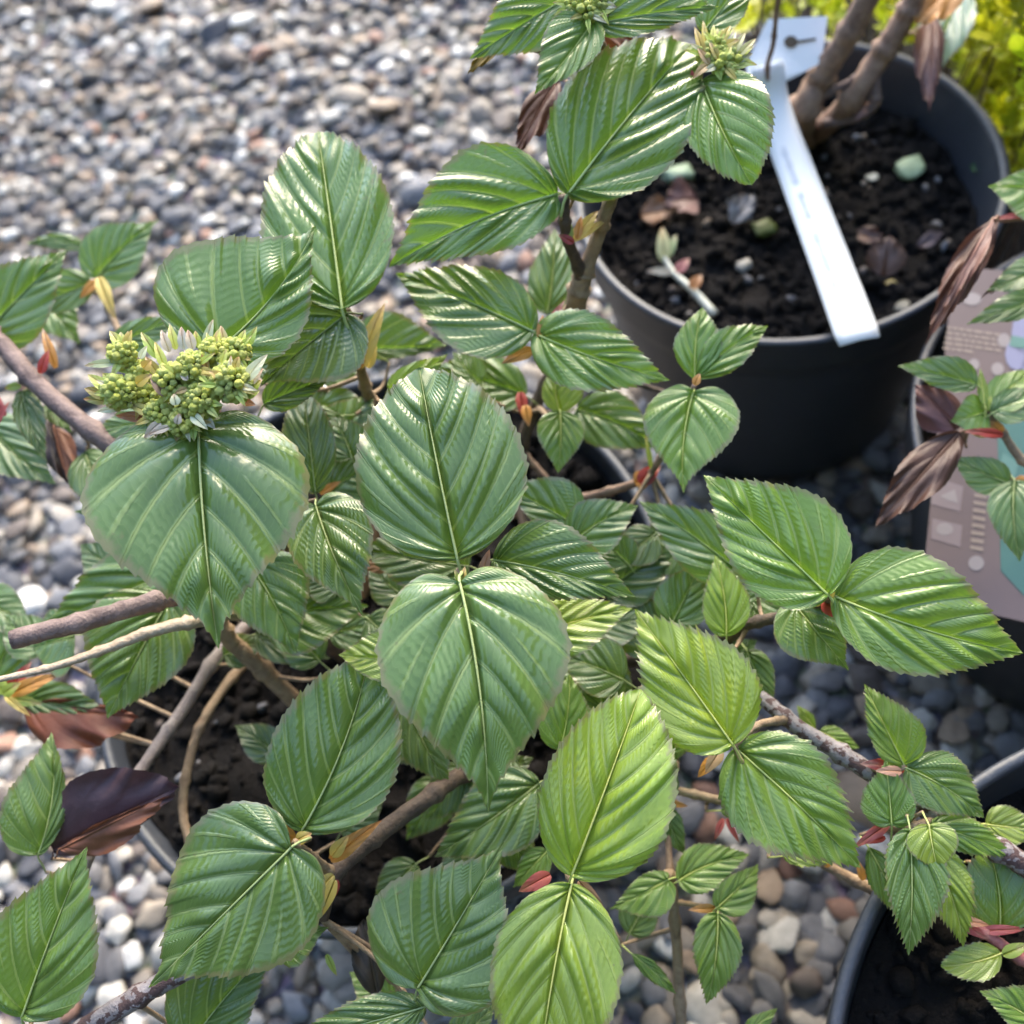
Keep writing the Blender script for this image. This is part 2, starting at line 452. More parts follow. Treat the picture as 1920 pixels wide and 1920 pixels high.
def leaf_geo(base, tip, wl, wr, db, dt=None, shape='ovate', veins=8, corr=1.0, arch=0.05, bend=0.0, fold=0.18, curl=0.15,
             roll=0.0, kup=0.35, teeth=1.0, res=1.0, flat=0.4, wave=1.0):
    B = P(*base, db)
    if dt is None:                      # between facing the lens and lying level
        v = ray(*tip); lev = (B[2] - H) / v[2] if v[2] < -0.05 else db
        lev = min(max(lev, db - 0.06), db + 0.06)
        dt = db + flat * (lev - db)
    T = P(*tip, dt)
    L = np.linalg.norm(T - B)
    a, l, n = leaf_frame(B, T, roll, kup)
    mid = (B + T) / 2
    dl = unit(l * math.cos(fold) + n * math.sin(fold)); dr = unit(-l * math.cos(fold) + n * math.sin(fold))
    WL = wl / pxscale(mid, a, dl); WR = wr / pxscale(mid, a, dr)
    cap = 0.85 * L
    WL, WR = min(WL, cap), min(WR, cap)
    ns = int(round(veins * 12 * res)); nq = max(6, int(round(11 * res)))
    s0 = 0.36; s = np.linspace(0, 1, ns + 1)
    m = np.where(s < s0, 0.05 * s / s0, 0.05 + 0.95 * ((s - s0) / (1 - s0)) ** 1.05)
    t = np.where(s < s0, 0.62 * (s / s0) ** 0.92, 0.62 + 0.38 * ((s - s0) / (1 - s0)) ** 1.0)
    O = outline(shape, t)
    seed = nrg.random() * 100
    V = []; UV = []
    cols = list(range(-nq, nq + 1))
    offs = (nrg.random() * 0.5, nrg.random() * 0.5)
    q = np.linspace(0, 1, nq + 1) ** 0.9
    grid = {}
    nt = veins * 3.0
    side_pts = []; pan = []
    for side, (WW, dirv) in enumerate(((WL, dl), (WR, dr))):
        wrat = WW / L
        Sx, Sy = m, np.zeros_like(m)
        Ex, Ey = O[:, 0].copy(), O[:, 1] * wrat
        # teeth, pointing forward
        tg = np.gradient(np.c_[Ex, Ey], axis=0); tg /= np.linalg.norm(tg, axis=1)[:, None] + 1e-9
        nrm = np.c_[-tg[:, 1], tg[:, 0]]
        saw = ((t * nt + offs[side]) % 1.0)
        irr = 0.65 + 0.7 * nrg.random(len(s))
        th = teeth * 0.018 * saw ** 1.6 * irr * np.clip(t * 4 - 0.5, 0.0, 1) * np.clip((1 - t) * 9, 0, 1)
        Ex = Ex + nrm[:, 0] * th + tg[:, 0] * th * 0.7
        Ey = np.maximum(Ey + nrm[:, 1] * th + tg[:, 1] * th * 0.7, 0)
        ln = np.hypot(Ex - Sx, Ey - Sy)
        Cx = (Sx + Ex) / 2 - 0.085 * ln; Cy = (Sy + Ey) / 2 + 0.06 * ln
        jit_ = np.interp(s * veins, np.arange(-1, veins + 3), (nrg.random(veins + 4) - .5) * 0.42)
        ph = s * veins + jit_ + (0.0 if side == 0 else 0.15 + 0.3 * offs[0])
        pan.append(0.55 + 0.75 * nrg.random(veins + 6))
        side_pts.append((WW, dirv, Sx, Sy, Cx, Cy, Ex, Ey, ph))
    def mid_at(x):
        x = np.asarray(x)
        return (B[None] + a[None] * (x * L)[:, None] + n[None] * (arch * 4 * x * (1 - x) * L)[:, None]
                + l[None] * (bend * 4 * x * (1 - x) * L)[:, None])
    nrow = ns + 1; ncol = 2 * nq + 2
    X = np.zeros((nrow, ncol, 3)); UVg = np.zeros((nrow, ncol, 2))
    for side, (WW, dirv, Sx, Sy, Cx, Cy, Ex, Ey, ph) in enumerate(side_pts):
        sgn = 1 if side == 0 else -1
        for j in range(nq + 1):
            u = q[j]
            x = (1 - u) ** 2 * Sx + 2 * u * (1 - u) * Cx + u * u * Ex
            y = (1 - u) ** 2 * Sy + 2 * u * (1 - u) * Cy + u * u * Ey
            y = np.maximum(y, 0)
            fr = ph % 1.0
            bul = np.abs(np.sin(math.pi * fr)) ** 0.6
            bul = bul * pan[side][np.clip(np.floor(ph).astype(int) + 1, 0, veins + 5)] * (0.85 + 0.3 * np.sin(u * 5 + ph * 2.1 + seed))
            hgt = corr * 0.036 * L * (8.0 / veins) * bul * np.clip(u * 6, 0, 1) * (1 - 0.65 * u ** 2.5) * np.clip((1 - s) * 6, 0.15, 1)
            hgt = hgt - curl * (y / max(WW / L, 1e-6)) ** 2 * WW * 0.5
            yw = y / max(WW / L, 1e-6)
            wv = wave * 0.02 * L * np.array([mnoise.noise((xx * 2.6 + seed, sgn * yy * 1.7, seed)) for xx, yy in zip(x, yw)]) * np.clip(yw * 1.3, 0, 1)
            edge = wave * 0.012 * L * np.sin(s * veins * 2 * math.pi * 0.5 + seed) * u ** 3
            pt = mid_at(x) + dirv[None] * (y * L)[:, None] + n[None] * (hgt + wv + edge)[:, None]
            jj = nq - j if side == 0 else nq + 1 + j
            X[:, jj] = pt; UVg[:, jj, 0] = ph; UVg[:, jj, 1] = sgn * u
    Vv = X.reshape(-1, 3); UVv = UVg.reshape(-1, 2)
    i = np.arange(ns)[:, None] * ncol + np.arange(ncol - 1)[None]
    Fq = np.stack([i, i + ncol, i + ncol + 1, i + 1], -1).reshape(-1, 4)
    rib = mid_at(np.linspace(-0.02, 0.99, 18)) + n * L * 0.002
    return dict(V=Vv, F=Fq, UV=UVv, B=B, T=T, a=a, l=l, n=n, L=L, rib=rib, W=(WL + WR))

def leaf_mesh(g, origin):
    me = npmesh(g['V'] - origin, g['F'])
    ul = me.uv_layers.new(name='leaf')
    idx = np.zeros(len(me.loops), np.int32); me.loops.foreach_get('vertex_index', idx)
    ul.data.foreach_set('uv', g['UV'].astype(np.float32)[idx].ravel())
    return me

# tint: linear base colour + roughness
TINT = dict(dark=(0.036, 0.118, 0.004, 0.19), deep=(0.017, 0.064, 0.006, 0.18), mid=(0.058, 0.160, 0.004, 0.21),
            fresh=(0.150, 0.290, 0.005, 0.25), lime=(0.310, 0.425, 0.004, 0.25), yell=(0.34, 0.42, 0.004, 0.24),
            blue=(0.045, 0.140, 0.032, 0.25), sage=(0.080, 0.180, 0.024, 0.29), glau=(0.16, 0.33, 0.38, 0.4))
def add_leaf(plant, base, tip, wl, wr, db, dt=None, tint='mid', stalk=None, label=None, rib=True, name='leaf', mat='leaf', **k):
    if plant is plantE: db *= 0.90
    g = leaf_geo(base, tip, wl, wr, db, dt, **k)
    c = TINT[tint] if isinstance(tint, str) else tint
    f = 0.88 + 0.24 * nrg.random()
    c = (c[0] * f * (0.9 + 0.2 * nrg.random()), c[1] * f, c[2] * f, c[3])
    o = put(name, leaf_mesh(g, g['B']), MAT[mat], plant, g['B'], c)
    if label: o['label'] = label
    if rib:
        # stalk: petiole back from the base, then the midrib along the blade
        if stalk is None:
            stalk = g['B'] - g['a'] * 0.006 - np.array([0, 0, 0.006])
        rr = max(0.0064 * g['L'], 0.00028)
        path = np.vstack([stalk, (stalk + g['rib'][0]) / 2 - g['n'] * 0.0008, g['rib']])
        path = spline(path, 26)
        rad = np.r_[np.linspace(1.3, 1.15, 6), np.linspace(1.1, 0.18, 20)] * rr
        v, fc = tube(path, rad, 6)
        sc = (min(0.42, c[0] * 0.9 + 0.24), min(0.46, c[1] * 0.6 + 0.27), 0.15, 1)
        if mat == 'dry': sc = (c[0] * 1.3 + .01, c[1] * 1.3 + .01, c[2] * 1.3 + .01, 1)
        put('midrib', mesh(np.array(v) - g['B'], fc), MAT['stalk'], o, g['B'], sc)
    g['obj'] = o; g['stalk'] = stalk
    return g

# ------------------------------------------------------------------ the gravel ground
gm = npmesh(np.array([(-40, -40, -0.007), (40, -40, -0.007), (40, 40, -0.007), (-40, 40, -0.007)], float), np.array([[0, 1, 2, 3]]), False)
ground = put('ground', gm, MAT['ground']); tag(ground, 'ground strewn with grey and beige rounded gravel', 'ground', kind='structure')

POTS = dict(A=((-0.0935, 0.2462), 0.164, 0.22), B=((0.2446, 0.4276), 0.135, 0.22),
            E=((0.3500, 0.1713), 0.141, 0.207), D=((0.1702, -0.1148), 0.168, 0.25))
bm_ico = None
def ico(sub):
    import bmesh
    b = bmesh.new(); bmesh.ops.create_icosphere(b, subdivisions=sub, radius=1.0)
    v = np.array([x.co for x in b.verts]); f = np.array([[y.index for y in x.verts] for x in b.faces]); b.free()
    return v, f
IV, IF = ico(2)
IV3, IF3 = ico(3)
def stone_shape(v, seed):
    r = np.array([1 + 0.42 * mnoise.noise((x[0] * 0.9 + seed, x[1] * 0.9, x[2] * 0.9)) + 0.16 * mnoise.noise((x[0] * 2.2, x[1] * 2.2 + seed, x[2] * 2.2)) for x in v])
    q = v * r[:, None]
    for k in range(4):                       # a few broken flat faces
        a = np.array([mnoise.noise((seed, k * 3.1, i * 1.7)) for i in range(3)]); a = a / (np.linalg.norm(a) + 1e-9)
        h_ = q @ a; cut = 0.62 + 0.12 * k
        q = q - np.maximum(h_ - cut, 0)[:, None] * a * 0.85
    return q
stones = [stone_shape(IV, 13.7 * i) for i in range(10)]
def rot3(rx, ry, rz):
    return np.array((Matrix.Rotation(rz, 3, 'Z') @ Matrix.Rotation(ry, 3, 'Y') @ Matrix.Rotation(rx, 3, 'X')))
def in_pot(x, y, pad=0.0):
    for (c, r, z) in POTS.values():
        if math.hypot(x - c[0], y - c[1]) < r * 0.80 - 0.012 + pad: return True
    return False
cell = 0.0132
inst = []
for gy in np.arange(-0.32, 1.75, cell):
    for gx in np.arange(-0.80, 1.02, cell):
        x = gx + (nrg.random() - 0.5) * cell * 1.3; y = gy + (nrg.random() - 0.5) * cell * 1.3
        p = proj((x, y, 0))
        if not (-260 < p[0] < 2180 and -230 < p[1] < 2180): continue
        if p[0] > 1250 and p[1] < 40: continue
        if in_pot(x, y): continue
        big = nrg.random()
        s = 0.0064 + 0.0052 * nrg.random() + (0.0050 * nrg.random() if big > 0.86 else 0) + (0.006 if big > 0.992 else 0)
        inst.append((x, y, -0.010 + 0.013 * nrg.random(), s, p))
def visible_zone(p):
    x, y = p[0], p[1]
    return ((0 < x < 900 and 0 < y < 420) or (0 < x < 240 and 900 < y < 1150) or (1240 < x < 1560 and 1380 < y < 1900)
            or (560 < x < 960 and 0 < y < 300) or (180 < x < 680 and 1700 < y < 1920) or (1420 < x < 1900 and 1230 < y < 1400) or (0 < x < 120 and 1330 < y < 1600))
order = sorted([i for i in range(len(inst)) if visible_zone(inst[i][4])], key=lambda i: -inst[i][3] / inst[i][4][2])[:300]
single = set(order)
speb = [npmesh(stone_shape(IV3, 5.1 + 9.3 * i), IF3) for i in range(8)]
for m_ in speb: m_.materials.append(MAT['peb'])
VV = []; AT = []
for i, (x, y, z, s, p) in enumerate(inst):
    rz = nrg.random() * 6.283; rx, ry = (nrg.random(2) - 0.5) * 0.9
    sc = np.array([s * (0.95 + 0.5 * nrg.random()), s * (0.75 + 0.35 * nrg.random()), s * (0.38 + 0.30 * nrg.random())])
    if i in single:
        o = bpy.data.objects.new('pebble', speb[i % 8]); col.objects.link(o); o.parent = ground
        o.location = (x, y, z + 0.003); o.rotation_euler = (rx, ry, rz); o.scale = sc
    else:
        q = (stones[i % 10] * sc) @ rot3(rx, ry, rz).T + np.array([x, y, z])
        VV.append(q); AT.append(np.full(len(q), nrg.random()))
VV = np.array(VV); nst = len(VV)
FF = (IF[None] + (np.arange(nst) * len(IV))[:, None, None]).reshape(-1, 3)
gme = npmesh(VV.reshape(-1, 3), FF)
at = gme.attributes.new('stone', 'FLOAT', 'POINT'); at.data.foreach_set('value', np.concatenate(AT).astype(np.float32))
gr = put('gravel', gme, MAT['pebh'], ground); tag(gr, kind='stuff')
print('pebbles', len(inst))

# ------------------------------------------------------------------ unseen leafy masses, added so the leaves reflect dark and side light is cut
def blocker(p0, p1, h, th, label):
    p0, p1 = np.array(p0, float), np.array(p1, float); L = np.linalg.norm(p1 - p0); d = (p1 - p0) / L; nn = np.array([-d[1], d[0]])
    root = empty('blocker', (*((p0 + p1) / 2), 0)); tag(root, label, 'blocker', 'added light blockers'); ro = wloc(root)
    # dense inner mass
    V = []; Fc = []; nx, nz = 40, 16
    for sgn in (-1, 1):
        for i in range(nx + 1):
            for k in range(nz + 1):
                a, z = i / nx, k / nz
                w = th / 2 * (1 - .35 * z ** 3) * (0 if k == nz else 1) + .10 * mnoise.noise((a * L * 2.2, z * 5, sgn * 3))
                q_ = p0 + d * a * L + nn * sgn * max(w, .02)
                V.append((q_[0], q_[1], z * h * (1 + .04 * mnoise.noise((a * L, 0, 7))) - .02))
    st = (nx + 1) * (nz + 1)
    for sgn in (0, 1):
        for i in range(nx):
            for k in range(nz):
                a = sgn * st + i * (nz + 1) + k; f = (a, a + nz + 1, a + nz + 2, a + 1)
                Fc.append(f if sgn else f[::-1])
    put('inner_mass', mesh(np.array(V) - ro, Fc), MAT['blocker'], root, ro)
    n = 9000
    a = nrg.random(n); z = nrg.random(n) ** .8; sg = np.where(nrg.random(n) < .5, -1, 1)
    w = (th / 2 * (1 - .35 * z ** 3) + .06 * (nrg.random(n) - .3)) * sg
    C = np.c_[p0[0] + d[0] * a * L + nn[0] * w, p0[1] + d[1] * a * L + nn[1] * w, z * h]
    u = nrg.normal(size=(n, 3)); u /= np.linalg.norm(u, axis=1)[:, None]; v = np.cross(u, nrg.normal(size=(n, 3))); v /= np.linalg.norm(v, axis=1)[:, None]
    s_ = .045
    Q = np.stack([C - u * s_, C + v * s_ * .5, C + u * s_, C - v * s_ * .5], 1).reshape(-1, 3)
    put('blocker_leaves', npmesh(Q - ro, np.arange(4 * n).reshape(-1, 4), False), MAT['blocker'], root, ro)['kind'] = 'stuff'
blocker((-2.3, -1.6), (-2.0, 3.2), 2.7, .7, 'added unseen dark hedge along the left side of the gravel')
blocker((-2.2, -2.0), (2.6, -1.8), 2.7, .7, 'added unseen dark hedge across the gravel behind the viewer')
blocker((2.5, -1.6), (2.7, 1.9), 2.7, .7, 'added unseen dark hedge along the right side of the gravel')

# ------------------------------------------------------------------ pots with soil
def make_pot(key, label, h_soil, lip=0.018, name='plant_pot', ridges=True):
    (cx, cy), r, z = POTS[key]
    pot = empty(name, (cx, cy, 0.0)); tag(pot, label, 'pot', 'black plastic nursery pots')
    rb = r * 0.78
    prof = [(0.0, 0.004), (rb - 0.006, 0.004), (rb, 0.008)]
    for t in np.linspace(0, 1, 14)[1:-1]:
        rr = rb + (r - 0.006 - rb) * t
        prof.append((rr, 0.008 + (z - 0.034 - 0.008) * t))
    prof += [(r - 0.006, z - 0.034), (r - 0.003, z - 0.031), (r - 0.0015, z - 0.028), (r - 0.001, z - 0.004), (r, z - 0.0015),
             (r - 0.0012, z), (r - 0.0042, z), (r - 0.0056, z - 0.0015), (r - 0.0060, z - 0.005)]
    rin = r - 0.0075
    for t in np.linspace(0, 1, 8):
        prof.append((rin + (rb - 0.004 - rin) * t * 0.9, z - 0.02 - (z - 0.04) * t * 0.9))
    v, f = lathe(prof, 128)
    put('shell', mesh(v, f), MAT['pot'], pot, (cx, cy, 0))
    zs = z - h_soil
    rs = rin - (r - rb) * (h_soil / z) + 0.002
    V = [(0, 0, zs)]; Fc = []
    nr, na = 34, 96
    for i in range(1, nr + 1):
        for k in range(na):
            a = 2 * math.pi * k / na; rr = rs * i / nr
            x, y = rr * math.cos(a), rr * math.sin(a)
            hh = 0.010 * mnoise.noise((x * 18 + cx * 9, y * 18, 1.3)) + 0.006 * mnoise.noise((x * 60, y * 60 + cy * 7, 4)) + 0.003 * mnoise.noise((x * 170, y * 170, 8))
            V.append((x, y, zs + hh))
    for k in range(na): Fc.append((0, 1 + k, 1 + (k + 1) % na))
    for i in range(nr - 1):
        for k in range(na):
            a = 1 + i * na + k; b = 1 + i * na + (k + 1) % na
            Fc.append((a, a + na, b + na, b))
    so = put('soil', mesh(V, Fc), MAT['soil'], pot, (cx, cy, 0))
    Q = []; n = 1500
    for i in range(n):
        a = nrg.random() * 6.283; rr = rs * math.sqrt(nrg.random()) * 0.97
        s = 0.0014 + 0.0040 * nrg.random() ** 2
        x, y = rr * math.cos(a), rr * math.sin(a)
        hh = 0.010 * mnoise.noise((x * 18 + cx * 9, y * 18, 1.3)) + 0.006 * mnoise.noise((x * 60, y * 60 + cy * 7, 4)) + 0.003 * mnoise.noise((x * 170, y * 170, 8))
        sc = s * (0.5 + nrg.random(3)); 
        Q.append((stones[i % 10] * sc) @ rot3(*(nrg.random(3) * 6)).T + np.array([x, y, zs + hh + s * 0.35]))
    Q = np.array(Q)
    cf = (IF[None] + (np.arange(n) * len(IV))[:, None, None]).reshape(-1, 3)
    cr = put('crumbs', npmesh(Q.reshape(-1, 3), cf), MAT['soil'], so, (cx, cy, 0)); cr['kind'] = 'stuff'
    # pale grit and bark bits scattered over the compost
    Q = []; AT_ = []; n = 80
    for i in range(n):
        a = nrg.random() * 6.283; rr = rs * math.sqrt(nrg.random()) * 0.96; s = 0.0014 + 0.0026 * nrg.random() ** 2
        x, y = rr * math.cos(a), rr * math.sin(a)
        hh = 0.010 * mnoise.noise((x * 18 + cx * 9, y * 18, 1.3)) + 0.006 * mnoise.noise((x * 60, y * 60 + cy * 7, 4))
        q_ = (stones[i % 10] * s * (0.5 + nrg.random(3))) @ rot3(*(nrg.random(3) * 6)).T + np.array([x, y, zs + hh + s * 0.5])
        Q.append(q_); AT_.append(np.full(len(q_), (.0, .13, .25, .71, .79, .49)[i % 6]))
    me_ = npmesh(np.array(Q).reshape(-1, 3), (IF[None] + (np.arange(n) * len(IV))[:, None, None]).reshape(-1, 3))
    me_.attributes.new('stone', 'FLOAT', 'POINT').data.foreach_set('value', np.concatenate(AT_).astype(np.float32))
    put('grit', me_, MAT['pebh'], so, (cx, cy, 0))['kind'] = 'stuff'
    return pot, zs
potA, zsA = make_pot('A', 'black plastic pot under the leafy green viburnum in the middle', 0.014)
potB, zsB = make_pot('B', 'black plastic pot with the white strip label lying over its rim', 0.042)
potE, zsE = make_pot('E', 'black plastic pot holding the large brown picture label', 0.040)
potD, zsD = make_pot('D', 'black plastic pot under the mottled grey branch, beside the gravel', 0.035)

# ------------------------------------------------------------------ plants
plantA = empty('viburnum_shrub', (POTS['A'][0][0], POTS['A'][0][1], zsA - 0.01))
tag(plantA, 'viburnum with large glossy pleated leaves and a green flower bud cluster', 'shrub')
plantD = empty('viburnum_shrub', (POTS['D'][0][0], POTS['D'][0][1], zsD - 0.01))
tag(plantD, 'viburnum with mottled silver bark and small bright jagged young leaves', 'shrub')
plantE = empty('viburnum_shrub', (POTS['E'][0][0], POTS['E'][0][1], zsE - 0.01))
tag(plantE, 'young viburnum with red stalks and drooping brown leaves above the picture label', 'shrub')
plantB = empty('bare_shrub', PZ(1500, 265, zsB - 0.01))
tag(plantB, 'leafless brown branching shrub in the pot with the white strip label', 'shrub')

FRAME = {}
def stem(plant, pts, r0, r1, mat='bark_tan', flat=1.0, name='branch', n=None, jit=0.08, nodes=True):
    w = []
    kd = 0.90 if plant is plantE else 1.0
    for p in pts:
        w.append(np.array(p[1:], float) if p[0] == 'w' else P(p[0], p[1], p[2] * kd))
    n = n or max(12, 8 * len(w))
    path = spline(w, n)
    rad = np.linspace(r0, r1, n)
    if nodes:
        for c in range(3, n - 2, 9): rad[c] *= 1.28
    v, f = tube(path, rad, 10, flat, jit)
    o = put(name, mesh(np.array(v) - path[0], f), MAT[mat], plant, path[0])
    FRAME.setdefault(plant.name, []).append(path)
    return path
def W_(plant, dx=0, dy=0, dz=0):
    l = np.array(plant.location)
    return ('w', l[0] + dx, l[1] + dy, l[2] + dz)
A, D, E_, Bp = plantA, plantD, plantE, plantB
# from root collar outward
stem(A, [W_(A, -0.02, 0, 0), (610, 1150, .50), (430, 1000, .455), (215, 842, .425), (80, 730, .43), (0, 642, .44), (-70, 575, .45)], .0046, .0040, 'bark_purple')
stem(A, [W_(A, -.025, -.01), (560, 1150, .47), (430, 1105, .41), (320, 1120, .386), (170, 1162, .376), (22, 1200, .37)], .0042, .0037, 'bark_purple', jit=.10)
stem(A, [(470, 1140, .425), (375, 1163, .386), (290, 1182, .378), (200, 1216, .373), (100, 1250, .369), (-20, 1278, .366)], .0042, .0014, 'bark_straw', flat=.75, jit=.10)
stem(A, [W_(A, -.02, -.02), (560, 1120, .52), (430, 1205, .47), (340, 1335, .45), (272, 1432, .43), (180, 1580, .40), (100, 1760, .38), (48, 1905, .358)], .0034, .0022, 'bark_grey')
stem(A, [W_(A, -.01, -.03), (570, 1180, .51), (465, 1240, .475), (390, 1335, .455), (355, 1425, .448), (345, 1540, .44), (400, 1640, .42), (500, 1640, .385)], .0026, .0018, 'bark_tan')
stem(A, [W_(A, -.02, -.01), (640, 1380, .50), (510, 1272, .45), (425, 1190, .43), (400, 1120, .42)], .0046, .0036, 'bark_tan')
stem(A, [W_(A, .01, -.02), (900, 1410, .46), (840, 1468, .405), (720, 1556, .386), (625, 1642, .372), (600, 1720, .372)], .0040, .0034, 'bark_dark')
stem(A, [(625, 1640, .372), (520, 1730, .376), (385, 1800, .367), (270, 1862, .362), (140, 1940, .36)], .0038, .0042, 'bark_mottled')
stem(A, [(625, 1640, .372), (590, 1610, .362), (552, 1578, .352)], .0022, .0014, 'bark_tan')
stem(A, [W_(A, .01, .0), (840, 1270, .44), (868, 1140, .38), (861, 1072, .347)], .0030, .0016, 'bark_tan')
stem(A, [W_(A, .03, -.02), (960, 1460, .46), (1030, 1560, .41), (1068, 1640, .365), (1072, 1650, .343)], .0030, .0013, 'bark_tan')
stem(A, [W_(A, .04, 0), (1100, 1235, .47), (1330, 1205, .43), (1400, 1172, .405), (1480, 1152, .392), (1545, 1128, .375), (1560, 1118, .358)], .0034, .0016, 'bark_dark')
sU = stem(A, [W_(A, .01, .02), (840, 1060, .52), (955, 880, .495), (1005, 760, .48), (1058, 640, .46), (1088, 530, .43), (1062, 440, .402), (1057, 368, .388)], .0042, .0022, 'bark_dark')
stem(A, [(1088, 535, .431), (1122, 440, .412), (1145, 375, .398), (1200, 240, .402), (1290, 140, .398), (1340, 110, .39)], .0034, .0020, 'bark_tan')
stem(A, [(1075, 600, .452), (1085, 545, .434), (1096, 505, .426)], .0052, .0046, 'bark_tan')
stem(A, [(1200, 240, .402), (1150, 130, .40), (1112, 45, .385)], .0022, .0015, 'bark_tan')
stem(A, [(1058, 640, .46), (1030, 640, .432), (1006, 622, .408)], .0018, .0011, 'bark_tan')
stem(A, [W_(A, .04, .02), (960, 965, .495), (1110, 930, .475), (1200, 902, .458), (1228, 875, .445), (1268, 800, .43), (1302, 722, .407)], .0028, .0011, 'bark_brown')
stem(A, [W_(A, -.01, .02), (720, 900, .50), (690, 745, .445), (676, 690, .42), (662, 610, .398), (650, 580, .39)], .0034, .0016, 'bark_tan')
stem(A, [W_(A, -.02, .01), (640, 1120, .48), (520, 1010, .42), (410, 860, .362), (368, 800, .338), (345, 745, .337)], .0034, .0018, 'bark_tan')
stem(A, [(560, 1060, .45), (420, 960, .465), (320, 800, .475), (238, 650, .485), (208, 590, .49), (182, 525, .498)], .0022, .0016, 'bark_tan')
stem(A, [(990, 1040, .49), (960, 830, .49), (1000, 870, .49), (1060, 935, .488)], .0018, .0014, 'bark_brown')
stem(A, [(1005, 760, .48), (1040, 790, .45), (1050, 772, .432)], .0014, .0009, 'bark_tan')
stem(A, [(1058, 640, .46), (1100, 690, .468), (1180, 715, .472), (1260, 740, .475)], .0020, .0012, 'bark_dark')

stem(D, [W_(D, 0, 0), ('w', .19, -.06, .30), (2060, 1740, .39), (1930, 1628, .372), (1760, 1532, .376), (1620, 1440, .381), (1500, 1366, .392), (1425, 1305, .405)], .0056, .0030, 'bark_mottled')
stem(D, [(1470, 1350, .388), (1420, 1360, .37), (1378, 1396, .357)], .0018, .0011, 'bark_tan')
stem(D, [W_(D, -.02, 0), ('w', .13, -.04, .27), (1800, 1752, .425), (1650, 1675, .413), (1530, 1610, .411), (1420, 1522, .415), (1330, 1496, .42), (1245, 1478, .425)], .0030, .0018, 'bark_tan')
stem(D, [W_(D, -.03, 0), ('w', .11, -.08, .30), (1290, 2010, .43), (1278, 1920, .428), (1268, 1760, .42), (1258, 1650, .41), (1250, 1640, .405)], .0028, .0022, 'bark_tan')
stem(D, [(1262, 1690, .415), (1320, 1700, .405), (1345, 1708, .397)], .0012, .0009, 'bark_tan')
stem(D, [(1258, 1655, .412), (1252, 1560, .42), (1250, 1500, .425)], .0016, .0012, 'bark_brown')
stem(D, [(1620, 1440, .381), (1660, 1440, .375), (1698, 1438, .372)], .0020, .0012, 'bark_tan')
stem(D, [(1760, 1532, .376), (1720, 1548, .37), (1690, 1552, .368)], .0020, .0012, 'bark_tan')
stem(D, [W_(D, 0, .02), (2010, 1860, .39), (1925, 1806, .378), (1850, 1752, .375), (1785, 1716, .374)], .0028, .0020, 'bark_pink')

stem(E_, [W_(E_), (2000, 900, .52), (1925, 870, .50), (1880, 812, .495), (1852, 770, .49)], .0030, .0014, 'bark_tan')
stem(E_, [(1885, 815, .495), (1840, 800, .492), (1795, 812, .49)], .0021, .0018, 'bark_brown')
stem(E_, [W_(E_, .01, .01), (2010, 560, .52), (1960, 420, .52), (1862, 412, .515)], .0030, .0014, 'bark_brown')
stem(E_, [(1925, 870, .50), (1950, 885, .50), (1905, 900, .49)], .0018, .0012, 'bark_brown')

soilB = PZ(1500, 268, zsB - .01)
stem(Bp, [('w', *soilB), (1505, 215, .605), (1535, 150, .585), (1590, 65, .555), (1655, -60, .52)], .0100, .0060, 'bark_brown', n=40)
stem(Bp, [('w', *(soilB + np.array([.008, .002, 0]))), (1580, 205, .60), (1650, 105, .57), (1700, 25, .55), (1740, -60, .53)], .0075, .0060, 'bark_brown', n=40)
stem(Bp, [(1545, 232, .61), (1610, 218, .595), (1640, 190, .585), (1642, 140, .575), (1662, 60, .565)], .0030, .0032, 'bark_purple', n=40)
stem(Bp, [(1530, 215, .605), (1545, 180, .59), (1600, 150, .58), (1645, 112, .572)], .0026, .0022, 'bark_purple')
stem(Bp, [('w', *(soilB + np.array([-.012, .0, 0]))), (1440, 150, .58), (1450, 80, .54), (1458, 0, .51), (1465, -60, .49)], .0016, .0012, 'bark_brown')

